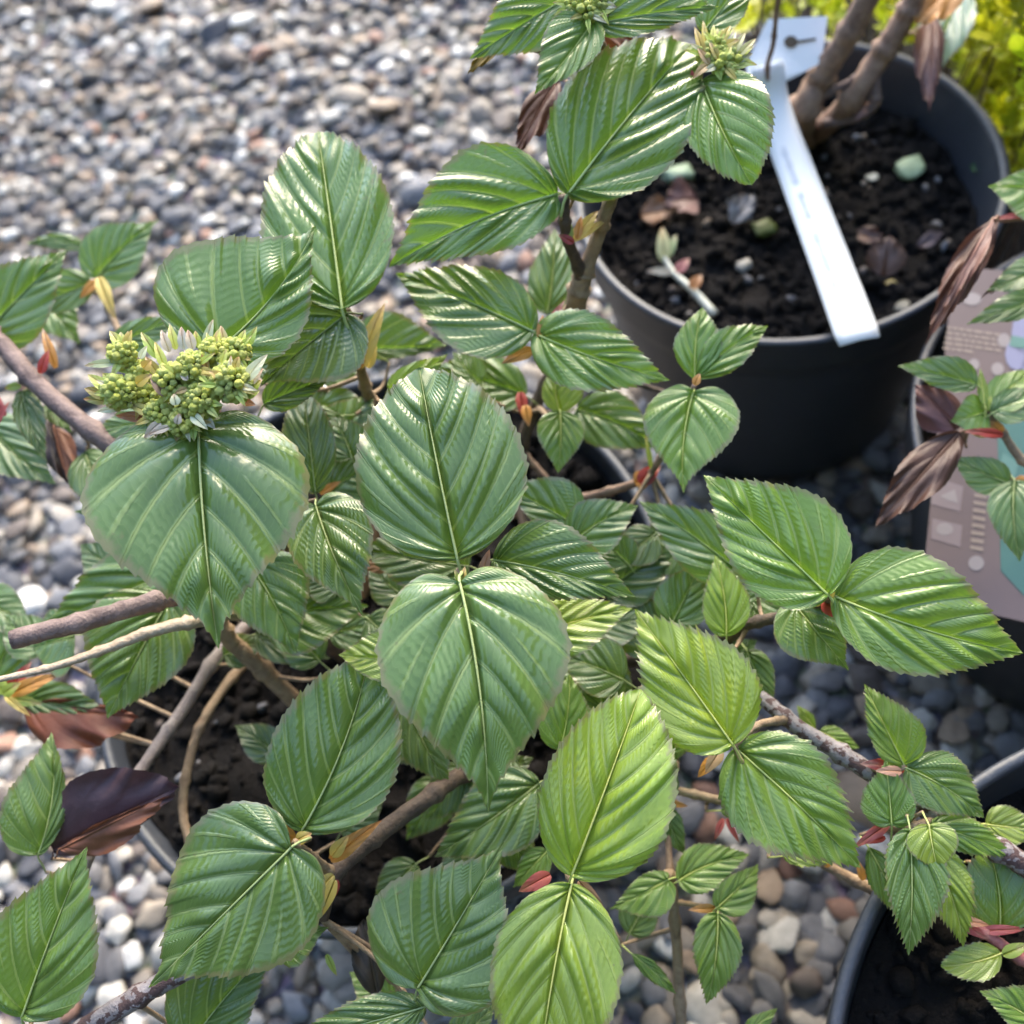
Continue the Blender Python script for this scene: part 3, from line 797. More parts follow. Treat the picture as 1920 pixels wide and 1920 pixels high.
# --------------------------------------------------------- leaves of the big viburnum
LA = [
 # base, tip, wl, wr, depth, opts
 ((372, 800), (410, 1217), 205, 222, .335, dict(tint='dark', shape='round', veins=7, fold=.10, curl=.35, corr=.85, kup=.2, label='largest heart-shaped leaf, below the flower bud cluster')),
 ((858, 1050), (786, 690), 152, 158, .345, dict(tint='dark', shape='oval', veins=9, fold=.16, curl=.25, flat=.35)),
 ((862, 1092), (915, 1526), 178, 178, .328, dict(tint='dark', shape='round', veins=7, fold=.10, curl=.35, corr=.85, kup=.2, bend=.03)),
 ((925, 1050), (1192, 1120), 92, 50, .362, dict(tint='dark', veins=8, fold=.2)),
 ((985, 1195), (1186, 1141), 55, 62, .372, dict(tint='yell', veins=8, roll=.2)),
 ((402, 662), (592, 424), 205, 82, .362, dict(tint='mid', shape='round', veins=8, fold=.12, curl=.25, corr=1.4, bend=-.08, roll=.12)),
 ((642, 582), (596, 245), 128, 112, .383, dict(tint='mid', shape='oval', veins=9, fold=.2)),
 ((650, 588), (486, 725), 92, 92, .388, dict(tint='deep', shape='round', veins=8)),
 ((496, 758), (628, 704), 36, 28, .392, dict(tint='dark', veins=8)),
 ((592, 925), (570, 738), 52, 46, .40, dict(tint='deep', shape='oval', veins=9)),
 ((592, 948), (682, 1157), 88, 72, .378, dict(tint='dark', veins=7, shape='round')),
 ((462, 1050), (556, 1226), 82, 74, .40, dict(tint='mid', veins=8)),
 ((500, 1152), (692, 1136), 62, 78, .42, dict(tint='mid', veins=8)),
 ((880, 1062), (672, 1030), 62, 78, .395, dict(tint='deep', veins=8)),
 ((770, 1232), (634, 1228), 42, 56, .362, dict(tint='yell', veins=8)),
 ((566, 1558), (692, 1232), 126, 106, .358, dict(tint='dark', shape='oval', veins=9, fold=.26, corr=1.15, bend=-.05)),
 ((548, 1588), (280, 1852), 142, 168, .347, dict(tint='dark', shape='round', veins=8, fold=.05, curl=.4)),
 ((42, 1905), (163, 1588), 118, 96, .348, dict(tint='mid', shape='ovate', veins=8, fold=.22)),
 ((72, 1602), (96, 1372), 92, 26, .39, dict(tint='sage', shape='ovate', veins=8, fold=.35, bend=-.08)),
 ((352, 1965), (516, 1776), 95, 66, .372, dict(tint='dark', veins=8, fold=.3)),
 ((520, 1762), (618, 1738), 40, 55, .373, dict(tint='fresh', shape='round', veins=6, fold=.1)),
 ((524, 1756), (425, 1800), 26, 30, .376, dict(tint='fresh', shape='lance', veins=6)),
 ((784, 1852), (946, 1578), 155, 130, .347, dict(tint='dark', shape='round', veins=8, corr=1.1)),
 ((796, 1888), (540, 1945), 45, 48, .352, dict(tint='dark', veins=8)),
 ((1072, 1642), (1202, 1292), 112, 128, .338, dict(tint='lime', shape='oval', veins=9, corr=1.15)),
 ((1072, 1656), (1010, 2020), 122, 116, .335, dict(tint='lime', shape='oval', veins=9, kup=.2)),
 ((1553, 1116), (1318, 890), 92, 122, .348, dict(tint='fresh', veins=8, corr=1.1)),
 ((1564, 1118), (1920, 1225), 136, 88, .352, dict(tint='fresh', veins=8, corr=1.15, bend=-.04)),
 ((1488, 1132), (1592, 1258), 66, 70, .383, dict(tint='mid', shape='round', veins=8)),
 ((1300, 735), (1282, 926), 98, 80, .405, dict(tint='fresh', shape='round', veins=8)),
 ((1303, 714), (1318, 576), 40, 48, .408, dict(tint='fresh', shape='lance', veins=6)),
 ((1306, 712), (1440, 612), 40, 36, .408, dict(tint='fresh', shape='lance', veins=6)),
 ((1004, 626), (1256, 714), 76, 68, .405, dict(tint='fresh', veins=8)),
 ((1000, 622), (742, 514), 88, 74, .405, dict(tint='mid', veins=8, roll=-.1)),
 ((1046, 364), (728, 502), 66, 132, .392, dict(tint='mid', veins=8, fold=.24, bend=-.03)),
 ((1064, 366), (1297, 84), 128, 112, .386, dict(tint='mid', shape='oval', veins=9, corr=1.2)),
 ((1316, 152), (1410, 348), 104, 66, .392, dict(tint='fresh', shape='oval', veins=9)),
 ((1114, 36), (1002, 178), 40, 66, .376, dict(tint='fresh', veins=8, fold=.3)),
 ((1085, -15), (880, 112), 62, 78, .385, dict(tint='blue', veins=8)),
 ((1108, 48), (1348, 14), 62, 34, .378, dict(tint='blue', veins=8)),
 ((1318, 60), (1412, -60), 46, 40, .40, dict(tint='mid', veins=8)),
 ((1026, 588), (1040, 428), 44, 44, .462, dict(tint='blue', veins=8, res=.7)),
 ((668, 655), (838, 648), 72, 18, .47, dict(tint='blue', veins=8, res=.7)),
 ((1050, 774), (1042, 692), 26, 52, .432, dict(tint='lime', veins=6, res=.7, shape='oval')),
 ((1050, 772), (1046, 888), 44, 44, .43, dict(tint='fresh', veins=7, res=.7)),
 ((1082, 768), (1240, 842), 54, 54, .468, dict(tint='mid', veins=7, res=.7)),
 ((985, 742), (796, 694), 48, 52, .472, dict(tint='mid', veins=7, res=.7)),
 ((730, 730), (840, 664), 26, 28, .425, dict(tint='lime', veins=7, res=.7)),
 ((1085, 988), (946, 912), 36, 66, .415, dict(tint='mid', veins=7, res=.8)),
 ((1068, 1024), (1198, 948), 52, 54, .412, dict(tint='mid', veins=7, res=.8)),
 ((1398, 1082), (1198, 940), 60, 58, .40, dict(tint='sage', veins=8)),
 ((1350, 1100), (1210, 940), 66, 60, .435, dict(tint='mid', veins=8, res=.7)),
 ((1130, 1110), (1270, 1020), 55, 60, .43, dict(tint='deep', veins=8, res=.8)),
 ((1258, 1172), (1316, 1050), 54, 52, .412, dict(tint='mid', veins=8, res=.8)),
 ((1362, 1192), (1340, 1040), 42, 46, .388, dict(tint='lime', veins=7)),
 ((1402, 1118), (1490, 1110), 34, 38, .42, dict(tint='mid', veins=7, res=.7)),
 ((1252, 1215), (1140, 1110), 56, 58, .425, dict(tint='deep', veins=8, res=.8)),
 ((1170, 1275), (1040, 1225), 50, 60, .40, dict(tint='deep', veins=8, res=.8)),
 ((1050, 1405), (1068, 1262), 50, 48, .383, dict(tint='fresh', veins=7)),
 ((1130, 1330), (1105, 1200), 52, 50, .405, dict(tint='deep', veins=8, res=.8)),
 ((1262, 1412), (1212, 1240), 46, 56, .405, dict(tint='fresh', veins=8, res=.8)),
 ((1012, 1468), (814, 1607), 76, 74, .40, dict(tint='dark', veins=8)),
 ((752, 1280), (842, 1475), 70, 66, .412, dict(tint='deep', veins=9, res=.8)),
 ((835, 1462), (762, 1575), 46, 46, .445, dict(tint='mid', veins=7, res=.7)),
 ((1026, 1596), (962, 1664), 30, 28, .39, dict(tint='fresh', veins=7, res=.7)),
 ((-45, 645), (126, 468), 80, 72, .45, dict(tint='blue', veins=8, res=.8)),
 ((180, 522), (298, 412), 68, 50, .505, dict(tint='blue', shape='round', veins=8, res=.7)),
 ((172, 530), (40, 580), 34, 44, .50, dict(tint='blue', veins=7, res=.7)),
 ((70, 560), (150, 645), 50, 50, .53, dict(tint='mid', veins=7, res=.7)),
 ((160, 462), (50, 458), 14, 16, .53, dict(tint='blue', veins=7, res=.6)),
 ((215, 645), (340, 592), 30, 32, .45, dict(tint='blue', veins=7, res=.7)),
 ((-30, 790), (106, 908), 56, 56, .465, dict(tint='blue', veins=8, res=.7)),
 ((42, 735), (88, 866), 30, 26, .44, dict(tint='deep', veins=7, res=.7)),
 ((88, 758), (135, 812), 18, 20, .45, dict(tint='mid', veins=6, res=.6)),
 ((320, 780), (176, 806), 36, 36, .425, dict(tint='blue', veins=8, res=.7)),
 ((330, 950), (140, 960), 60, 66, .43, dict(tint='blue', shape='round', veins=8, res=.8)),
 ((360, 1060), (84, 1172), 54, 82, .425, dict(tint='mid', veins=8, res=.8)),
 ((-50, 1130), (62, 1176), 50, 54, .46, dict(tint='mid', veins=7, res=.7)),
 ((320, 1120), (202, 1347), 84, 118, .408, dict(tint='mid', veins=9, corr=1.2)),
 ((140, 1190), (60, 1215), 70, 60, .43, dict(tint='blue', veins=8, res=.7)),
 ((50, 1310), (208, 1338), 42, 30, .445, dict(tint='mid', veins=7, res=.7)),
 ((-25, 1300), (44, 1150), 60, 50, .45, dict(tint='mid', veins=7, res=.7)),
 ((735, 1870), (655, 1822), 40, 40, .41, dict(tint='fresh', veins=7, res=.7)),
 ((620, 860), (700, 740), 60, 66, .44, dict(tint='mid', veins=8, res=.8)),
 ((560, 780), (640, 730), 40, 40, .46, dict(tint='deep', veins=8, res=.7)),
 ((620, 920), (720, 870), 40, 50, .43, dict(tint='mid', veins=8, res=.7)),
 ((600, 760), (700, 790), 40, 40, .45, dict(tint='mid', veins=7, res=.7)),
 ((600, 700), (690, 680), 36, 36, .45, dict(tint='blue', veins=7, res=.7)),
 ((480, 1190), (620, 1235), 36, 36, .44, dict(tint='deep', veins=7, res=.7)),
 ((620, 1190), (740, 1170), 30, 36, .45, dict(tint='mid', veins=7, res=.7)),
 ((1400, 1220), (1450, 1330), 34, 34, .41, dict(tint='mid', veins=7, res=.7)),
 ((1100, 1230), (1190, 1330), 40, 44, .43, dict(tint='deep', veins=7, res=.7)),
 ((900, 1480), (1000, 1420), 44, 44, .43, dict(tint='deep', veins=7, res=.7)),
 ((980, 1760), (1040, 1700), 40, 40, .40, dict(tint='dark', veins=7, res=.7)),
 ((850, 1960), (930, 1880), 40, 40, .40, dict(tint='dark', veins=7, res=.7)),
 ((700, 1330), (800, 1440), 56, 50, 0.425, dict(tint='deep', veins=8, res=.7)),
 ((880, 1440), (800, 1540), 44, 46, 0.425, dict(tint='dark', veins=8, res=.7)),
 ((960, 1420), (900, 1540), 40, 44, 0.415, dict(tint='deep', veins=8, res=.7)),
 ((760, 1120), (690, 1060), 40, 44, 0.43, dict(tint='deep', veins=8, res=.7)),
 ((600, 1240), (520, 1170), 46, 46, 0.43, dict(tint='dark', veins=8, res=.7)),
 ((560, 1010), (640, 1080), 44, 40, 0.42, dict(tint='deep', veins=8, res=.7)),
 ((640, 1100), (560, 1080), 40, 40, 0.415, dict(tint='dark', veins=8, res=.7)),
 ((1000, 1300), (1090, 1240), 40, 46, 0.415, dict(tint='mid', veins=8, res=.7)),
 ((1110, 1180), (1220, 1160), 42, 44, 0.42, dict(tint='deep', veins=8, res=.7)),
 ((1180, 1060), (1120, 1000), 40, 40, 0.425, dict(tint='dark', veins=8, res=.7)),
 ((1300, 1020), (1220, 1080), 44, 44, 0.43, dict(tint='mid', veins=8, res=.7)),
 ((1440, 1100), (1380, 1180), 36, 38, 0.42, dict(tint='mid', veins=8, res=.7)),
 ((1190, 1380), (1120, 1300), 40, 40, 0.42, dict(tint='dark', veins=8, res=.7)),
 ((1290, 1330), (1250, 1440), 36, 36, 0.42, dict(tint='fresh', veins=8, res=.7)),
 ((700, 660), (610, 640), 34, 30, 0.45, dict(tint='blue', veins=8, res=.7)),
 ((640, 780), (560, 850), 44, 44, 0.43, dict(tint='dark', veins=8, res=.7)),
 ((160, 850), (230, 960), 40, 50, 0.45, dict(tint='blue', veins=8, res=.7)),
 ((240, 1080), (150, 1020), 46, 46, 0.44, dict(tint='blue', veins=8, res=.7)),
 ((90, 1220), (10, 1150), 46, 46, 0.45, dict(tint='mid', veins=8, res=.7)),
 ((900, 720), (850, 660), 30, 34, 0.46, dict(tint='mid', veins=8, res=.7)),
 ((480, 690), (560, 660), 40, 40, 0.42, dict(tint='deep', veins=8, res=.7)),
 ((720, 1300), (640, 1260), 40, 40, 0.41, dict(tint='dark', veins=8, res=.7)),
 ((690, 1160), (760, 1210), 40, 40, 0.415, dict(tint='dark', veins=8, res=.7)),
 ((420, 1230), (500, 1200), 30, 34, 0.44, dict(tint='deep', veins=8, res=.7)),
 ((640, 1560), (720, 1500), 44, 40, 0.43, dict(tint='deep', veins=8, res=.7)),
 ((780, 1620), (700, 1700), 40, 40, 0.43, dict(tint='dark', veins=8, res=.7)),
 ((900, 1600), (820, 1680), 46, 44, 0.42, dict(tint='dark', veins=8, res=.7)),
 ((940, 1560), (1000, 1640), 40, 40, 0.41, dict(tint='mid', veins=8, res=.7)),
 ((1180, 1560), (1240, 1480), 40, 36, 0.41, dict(tint='mid', veins=8, res=.7)),
 ((1140, 1480), (1200, 1420), 36, 36, 0.42, dict(tint='deep', veins=8, res=.7)),
 ((1180, 1750), (1230, 1660), 40, 36, 0.42, dict(tint='mid', veins=8, res=.7)),
 ((520, 1420), (440, 1360), 36, 36, 0.45, dict(tint='deep', veins=8, res=.7)),
 ((660, 860), (620, 780), 44, 44, 0.42, dict(tint='dark', veins=8, res=.7)),
 ((1230, 1000), (1150, 1060), 40, 40, 0.43, dict(tint='deep', veins=8, res=.7)),
 ((1340, 1240), (1420, 1200), 34, 34, 0.42, dict(tint='mid', veins=8, res=.7)),
 ((880, 960), (980, 900), 36, 36, 0.43, dict(tint='deep', veins=8, res=.7)),
 ((560, 680), (640, 620), 40, 40, 0.41, dict(tint='deep', veins=8, res=.7)),
]
LD = [
 ((1374, 1396), (1190, 1142), 92, 110, .348, dict(tint='lime', veins=8, corr=1.15)),
 ((1378, 1402), (1614, 1628), 98, 108, .362, dict(tint='fresh', veins=8, corr=1.1)),
 ((1252, 1650), (1142, 1705), 52, 30, .402, dict(tint='fresh', shape='round', veins=6, res=.8)),
 ((1272, 1652), (1406, 1602), 44, 44, .402, dict(tint='fresh', veins=7, res=.8)),
 ((1344, 1702), (1422, 1620), 30, 44, .395, dict(tint='fresh', veins=6, res=.8)),
 ((1346, 1712), (1324, 1884), 46, 42, .393, dict(tint='fresh', veins=7, res=.8)),
 ((1246, 1515), (1284, 1602), 24, 26, .422, dict(tint='mid', veins=6, res=.7)),
 ((1246, 1500), (1262, 1420), 24, 22, .422, dict(tint='mid', veins=6, res=.7)),
 ((1696, 1436), (1620, 1282), 34, 62, .372, dict(tint='fresh', veins=8, fold=.3, res=.9)),
 ((1700, 1440), (1846, 1534), 60, 50, .371, dict(tint='mid', veins=8, res=.9)),
 ((1672, 1545), (1660, 1420), 54, 46, .366, dict(tint='fresh', shape='round', veins=8, res=.9)),
 ((1706, 1555), (1703, 1792), 66, 48, .356, dict(tint='mid', veins=8, res=.9)),
 ((1735, 1580), (1806, 1776), 46, 46, .372, dict(tint='lime', veins=8, res=.9)),
 ((1742, 1548), (1762, 1640), 50, 46, .352, dict(tint='lime', shape='round', veins=6, res=.8)),
 ((1628, 1588), (1694, 1725), 30, 30, .382, dict(tint='fresh', shape='lance', veins=7, res=.8)),
 ((1874, 1748), (1852, 1585), 66, 72, .376, dict(tint='fresh', shape='oval', veins=6, res=.8, corr=.6)),
 ((1876, 1788), (1764, 1812), 36, 34, .372, dict(tint='lime', shape='oval', veins=6, res=.7, corr=.5)),
 ((1955, 1925), (1836, 1858), 34, 50, .362, dict(tint='fresh', veins=8, res=.8)),
 ((1742, 1548), (1900, 1608), 34, 30, .372, dict(tint='fresh', veins=7, res=.8)),
 ((1848, 1545), (1950, 1550), 40, 36, .38, dict(tint='lime', veins=7, res=.8)),
 ((1538, 1372), (1612, 1402), 22, 20, .412, dict(tint='fresh', veins=6, res=.7)),
 ((1528, 1366), (1494, 1322), 12, 12, .415, dict(tint='lime', shape='lance', veins=5, res=.6)),
 ((1398, 1938), (1458, 1890), 18, 18, .40, dict(tint='fresh', veins=6, res=.7)),
 ((1184, 1788), (1268, 1864), 14, 16, .405, dict(tint='fresh', shape='lance', veins=6, res=.7)),
 ((1470, 1605), (1590, 1612), 16, 22, .39, dict(tint='lime', veins=7, res=.7)),
 ((1790, 1620), (1700, 1650), 30, 34, .39, dict(tint='fresh', veins=7, res=.7)),
 ((1350, 1520), (1410, 1530), 14, 14, .415, dict(tint='fresh', shape='lance', veins=5, res=.6)),
]
LE = [
 ((1830, 722), (1682, 686), 24, 40, .485, dict(tint='blue', veins=6, corr=.5, res=.7)),
 ((1850, 772), (1782, 790), 44, 40, .49, dict(tint='fresh', veins=6, corr=.5, res=.7)),
 ((1852, 768), (1945, 690), 34, 40, .488, dict(tint='fresh', veins=6, corr=.5, res=.7)),
 ((1860, 775), (1960, 740), 30, 36, .486, dict(tint='blue', veins=6, corr=.5, res=.7)),
 ((1848, 768), (1838, 690), 10, 10, .486, dict(tint='lime', shape='lance', veins=5, corr=.5, res=.6)),
 ((1890, 905), (1782, 856), 36, 34, .488, dict(tint='blue', veins=6, corr=.5, res=.7)),
 ((1902, 902), (1912, 1054), 50, 48, .485, dict(tint='blue', veins=7, corr=.6, res=.7)),
 ((1955, 560), (1812, 608), 24, 30, .50, dict(tint='blue', veins=6, corr=.5, res=.7)),
 ((1965, 500), (1850, 545), 36, 34, .505, dict(tint='blue', veins=6, corr=.5, res=.7)),
 ((1975, 360), (1852, 350), 60, 40, .51, dict(tint='fresh', veins=6, corr=.6, res=.7)),
]
def connect(plant, g):
    """a short leaf stalk's foot is carried to the closest branch"""
    best = None
    s = g['stalk']
    for pth in FRAME[plant.name]:
        d = np.linalg.norm(pth - s, axis=1); i = int(d.argmin())
        if best is None or d[i] < best[0]: best = (d[i], pth[i])
    if best[0] < 0.0015: return
    q = best[1]
    mid = (s + q) / 2 - np.array([0, 0, 0.15 * best[0]]) - g['n'] * 0.004
    pth = spline([s, mid, q], 12)
    v, f = tube(pth, np.linspace(.0007, .0011, 12), 6, jit=.04)
    put('twig', mesh(np.array(v) - s, f), MAT['bark_tan'], plant, s)
for plant, lst in ((A, LA), (D, LD), (E_, LE)):
    for b, t, wl, wr, d, k in lst:
        if plant is D: k.setdefault('teeth', 1.8)
        lk = .35 if wl + wr > 200 else 1.0; k.setdefault('bend', (nrg.random() - .5) * .10 * lk); k.setdefault('roll', (nrg.random() - .5) * .24 * lk); k.setdefault('arch', .02 + .08 * nrg.random())
        g = add_leaf(plant, b, t, wl, wr, d, **k)
        if b[0] > -5 and b[0] < 1925: connect(plant, g)

# --------------------------------------------------------- dried and reddened leaves
def dry(plant, b, t, wl, wr, d, rgb, label=None, name='dried_leaf', conn=True, **k):
    kk = dict(veins=6, corr=.15, teeth=.5, curl=.7, fold=.35, res=.8, wave=4.0, shape='lance')
    kk.update(k)
    g = add_leaf(plant, b, t, wl, wr, d, tint=(*rgb, .5), mat='dry', name=name, label=label, **kk)
    if conn: connect(plant, g)
    return g
dry(A, (104, 1594), (338, 1474), 100, 34, .395, (.075, .036, .042), label='burgundy folded leaf with a rusty underside', fold=.5, shape='oval', curl=.3, res=1)
dry(A, (112, 1592), (318, 1492), 8, 46, .385, (.16, .06, .03), shape='lance', fold=.1, res=.8, conn=False)
dry(A, (50, 1325), (262, 1345), 20, 70, .445, (.16, .045, .018), shape='oval')
dry(A, (708, 1862), (682, 1722), 36, 22, .385, (.05, .04, .034), shape='oval')
dry(A, (1046, 150), (966, 292), 30, 34, .43, (.10, .035, .020))
dry(A, (1130, 60), (1190, 78), 20, 22, .40, (.17, .06, .02))
dry(A, (90, 790), (150, 925), 26, 34, .46, (.035, .020, .016))
dry(A, (100, 800), (130, 905), 30, 4, .455, (.20, .075, .04))
dry(A, (940, 80), (876, 140), 10, 18, .392, (.22, .14, .02))
dry(A, (740, 1060), (676, 1062), 14, 16, .42, (.30, .13, .05))
dry(A, (1080, 1420), (1030, 1460), 18, 20, .42, (.05, .02, .015))
dry(E_, (1868, 408), (1736, 645), 26, 34, .50, (.11, .045, .028))
dry(E_, (1862, 412), (1762, 590), 20, 6, .49, (.20, .10, .075))
dry(E_, (1798, 812), (1640, 990), 44, 44, .48, (.085, .042, .028), curl=.5)
dry(E_, (1800, 808), (1716, 720), 44, 40, .492, (.12, .05, .045))
dry(E_, (1960, 470), (1838, 560), 12, 16, .51, (.09, .04, .03))
dry(Bp, (1750, 20), (1742, 212), 22, 34, .57, (.16, .09, .075), label='curled dead brown leaf hanging from a twig')
dry(Bp, (1795, -40), (1715, 48), 36, 40, .55, (.42, .20, .05), shape='oval')
dry(Bp, (1640, 190), (1600, 230), 8, 10, .59, (.2, .12, .1))
g = add_leaf(Bp, (1800, -20), (1742, 140), 44, 52, .58, tint='glau', shape='oval', veins=5, corr=.4, res=.7); connect(Bp, g)

# --------------------------------------------------------- bud scales (bracts) at the nodes
def scale_(plant, b, t, w, d, rgb, curl=.5, dt=None):
    if plant is plantE: d *= 0.90
    g = leaf_geo(b, t, w, w, d, dt, shape='scale', veins=8, corr=0, teeth=0, fold=.35, curl=curl, res=.45, wave=.5, arch=.10, flat=.2)
    g['UV'][:, 0] = np.clip(np.repeat(np.linspace(0, 8, int(round(8 * 12 * .45)) + 1), 2 * 6 + 2)[:len(g['UV'])], 0, 8)
    return put('bud_scale', leaf_mesh(g, g['B']), MAT['bract'], plant, g['B'], (*rgb, 1))
Yl, Or, Rd, Pk, Gr = (.60, .46, .12), (.58, .27, .06), (.36, .05, .035), (.42, .09, .08), (.30, .38, .06)
for pl, b, t, w, d, c in [
 (A, (672, 690), (722, 568), 17, .405, Yl), (A, (676, 692), (650, 640), 16, .402, Or), (A, (690, 690), (706, 640), 10, .41, Yl),
 (A, (1072, 452), (1122, 395), 13, .40, Yl), (A, (1068, 455), (1056, 395), 11, .40, Gr), (A, (1076, 455), (1046, 440), 8, .398, Rd), (A, (1076, 450), (1140, 412), 8, .402, Yl), (A, (1082, 448), (1090, 405), 8, .398, Or),
 (A, (1010, 640), (1060, 562), 9, .412, Rd), (A, (1012, 635), (1018, 590), 8, .404, Or), (A, (1000, 655), (940, 682), 12, .41, Or),
 (A, (620, 1612), (716, 1538), 16, .368, Or), (A, (622, 1605), (655, 1565), 13, .366, Yl),
 (A, (625, 1640), (572, 1700), 15, .364, Yl), (A, (628, 1650), (600, 1722), 12, .362, Yl), (A, (632, 1650), (622, 1690), 8, .366, Rd),
 (A, (555, 1578), (500, 1525), 12, .36, Or), (A, (556, 1575), (585, 1562), 12, .354, Yl),
 (A, (905, 1072), (918, 1030), 9, .352, (.42, .22, .14)),
 (A, (862, 1092), (852, 1068), 5, .340, Gr), (A, (866, 1095), (872, 1062), 7, .338, Yl),
 (A, (1302, 722), (1312, 700), 8, .402, Or), (A, (975, 735), (985, 790), 11, .455, Rd), (A, (985, 760), (992, 800), 10, .45, Or),
 (A, (1198, 905), (1238, 872), 16, .45, Rd), (A, (1190, 905), (1222, 890), 18, .452, Or), (A, (1222, 880), (1210, 815), 5, .445, Gr),
 (A, (1032, 1640), (972, 1672), 16, .362, Pk), (A, (1085, 1652), (1140, 1720), 12, .355, (.38, .22, .16)),
 (A, (1555, 1120), (1568, 1100), 10, .352, Yl), (A, (1545, 1125), (1575, 1160), 16, .37, Rd), (A, (1540, 1130), (1480, 1120), 10, .375, Yl),
 (A, (105, 690), (80, 615), 10, .435, Or), (A, (75, 700), (92, 655), 10, .43, Rd), (A, (10, 780), (-20, 720), 8, .43, Pk), (A, (-10, 800), (18, 752), 6, .43, Pk),
 (A, (20, 1300), (118, 1262), 14, .425, Or), (A, (15, 1300), (60, 1240), 14, .43, Rd), (A, (10, 1305), (60, 1345), 8, .425, Yl), (A, (10, 1300), (-20, 1260), 14, .425, Gr), (A, (20, 1310), (80, 1320), 12, .426, Gr), (A, (5, 1300), (40, 1280), 12, .422, Gr),
 (A, (1230, 215), (1175, 140), 10, .41, Rd), (A, (1296, 150), (1282, 128), 12, .392, Rd),
 (A, (185, 520), (218, 602), 13, .492, Yl), (A, (182, 525), (150, 560), 10, .494, Or),
 (A, (40, 722), (8, 728), 8, .44, Gr), (A, (60, 720), (30, 716), 6, .438, (.7, .62, .4)),
 (A, (612, 1790), (632, 1830), 7, .378, Gr), (A, (600, 925), (640, 902), 8, .42, Or),
 (D, (1340, 1420), (1308, 1458), 12, .372, Or), (D, (1352, 1405), (1322, 1450), 14, .368, (.50, .33, .22)),
 (D, (1356, 1535), (1340, 1575), 7, .412, Pk), (D, (1362, 1535), (1386, 1580), 6, .412, Pk),
 (D, (1698, 1438), (1612, 1432), 16, .376, Rd), (D, (1700, 1440), (1672, 1400), 8, .374, Rd), (D, (1690, 1446), (1640, 1445), 10, .368, (.55, .30, .2)),
 (D, (1665, 1545), (1600, 1590), 12, .372, Pk), (D, (1660, 1570), (1620, 1582), 7, .374, Rd),
 (D, (1340, 1702), (1290, 1706), 9, .398, Or), (D, (1348, 1712), (1368, 1745), 5, .398, Pk),
 (D, (1790, 1720), (1850, 1760), 12, .372, Pk), (D, (1840, 1745), (1925, 1742), 10, .374, Pk), (D, (1790, 1722), (1855, 1735), 10, .370, (.55, .28, .17)), (D, (1880, 1790), (1930, 1770), 14, .372, Gr),
 (D, (1620, 1650), (1606, 1610), 8, .40, Or), (D, (1555, 1625), (1545, 1610), 7, .40, Or),
 (D, (1240, 1502), (1290, 1512), 8, .42, Or), (D, (770, 0), (771, 2), .1, .42, Or) if False else (D, (1250, 1655), (1235, 1630), 7, .404, Or),
 (E_, (1880, 810), (1850, 790), 12, .49, Or), (E_, (1846, 770), (1856, 738), 10, .488, Gr), (E_, (1880, 815), (1800, 808), 9, .486, Rd), (E_, (1905, 900), (1930, 905), 10, .486, Or),
 (E_, (1930, 402), (1858, 412), 6, .51, Pk),
]:
    scale_(pl, b, t, w, d, c)

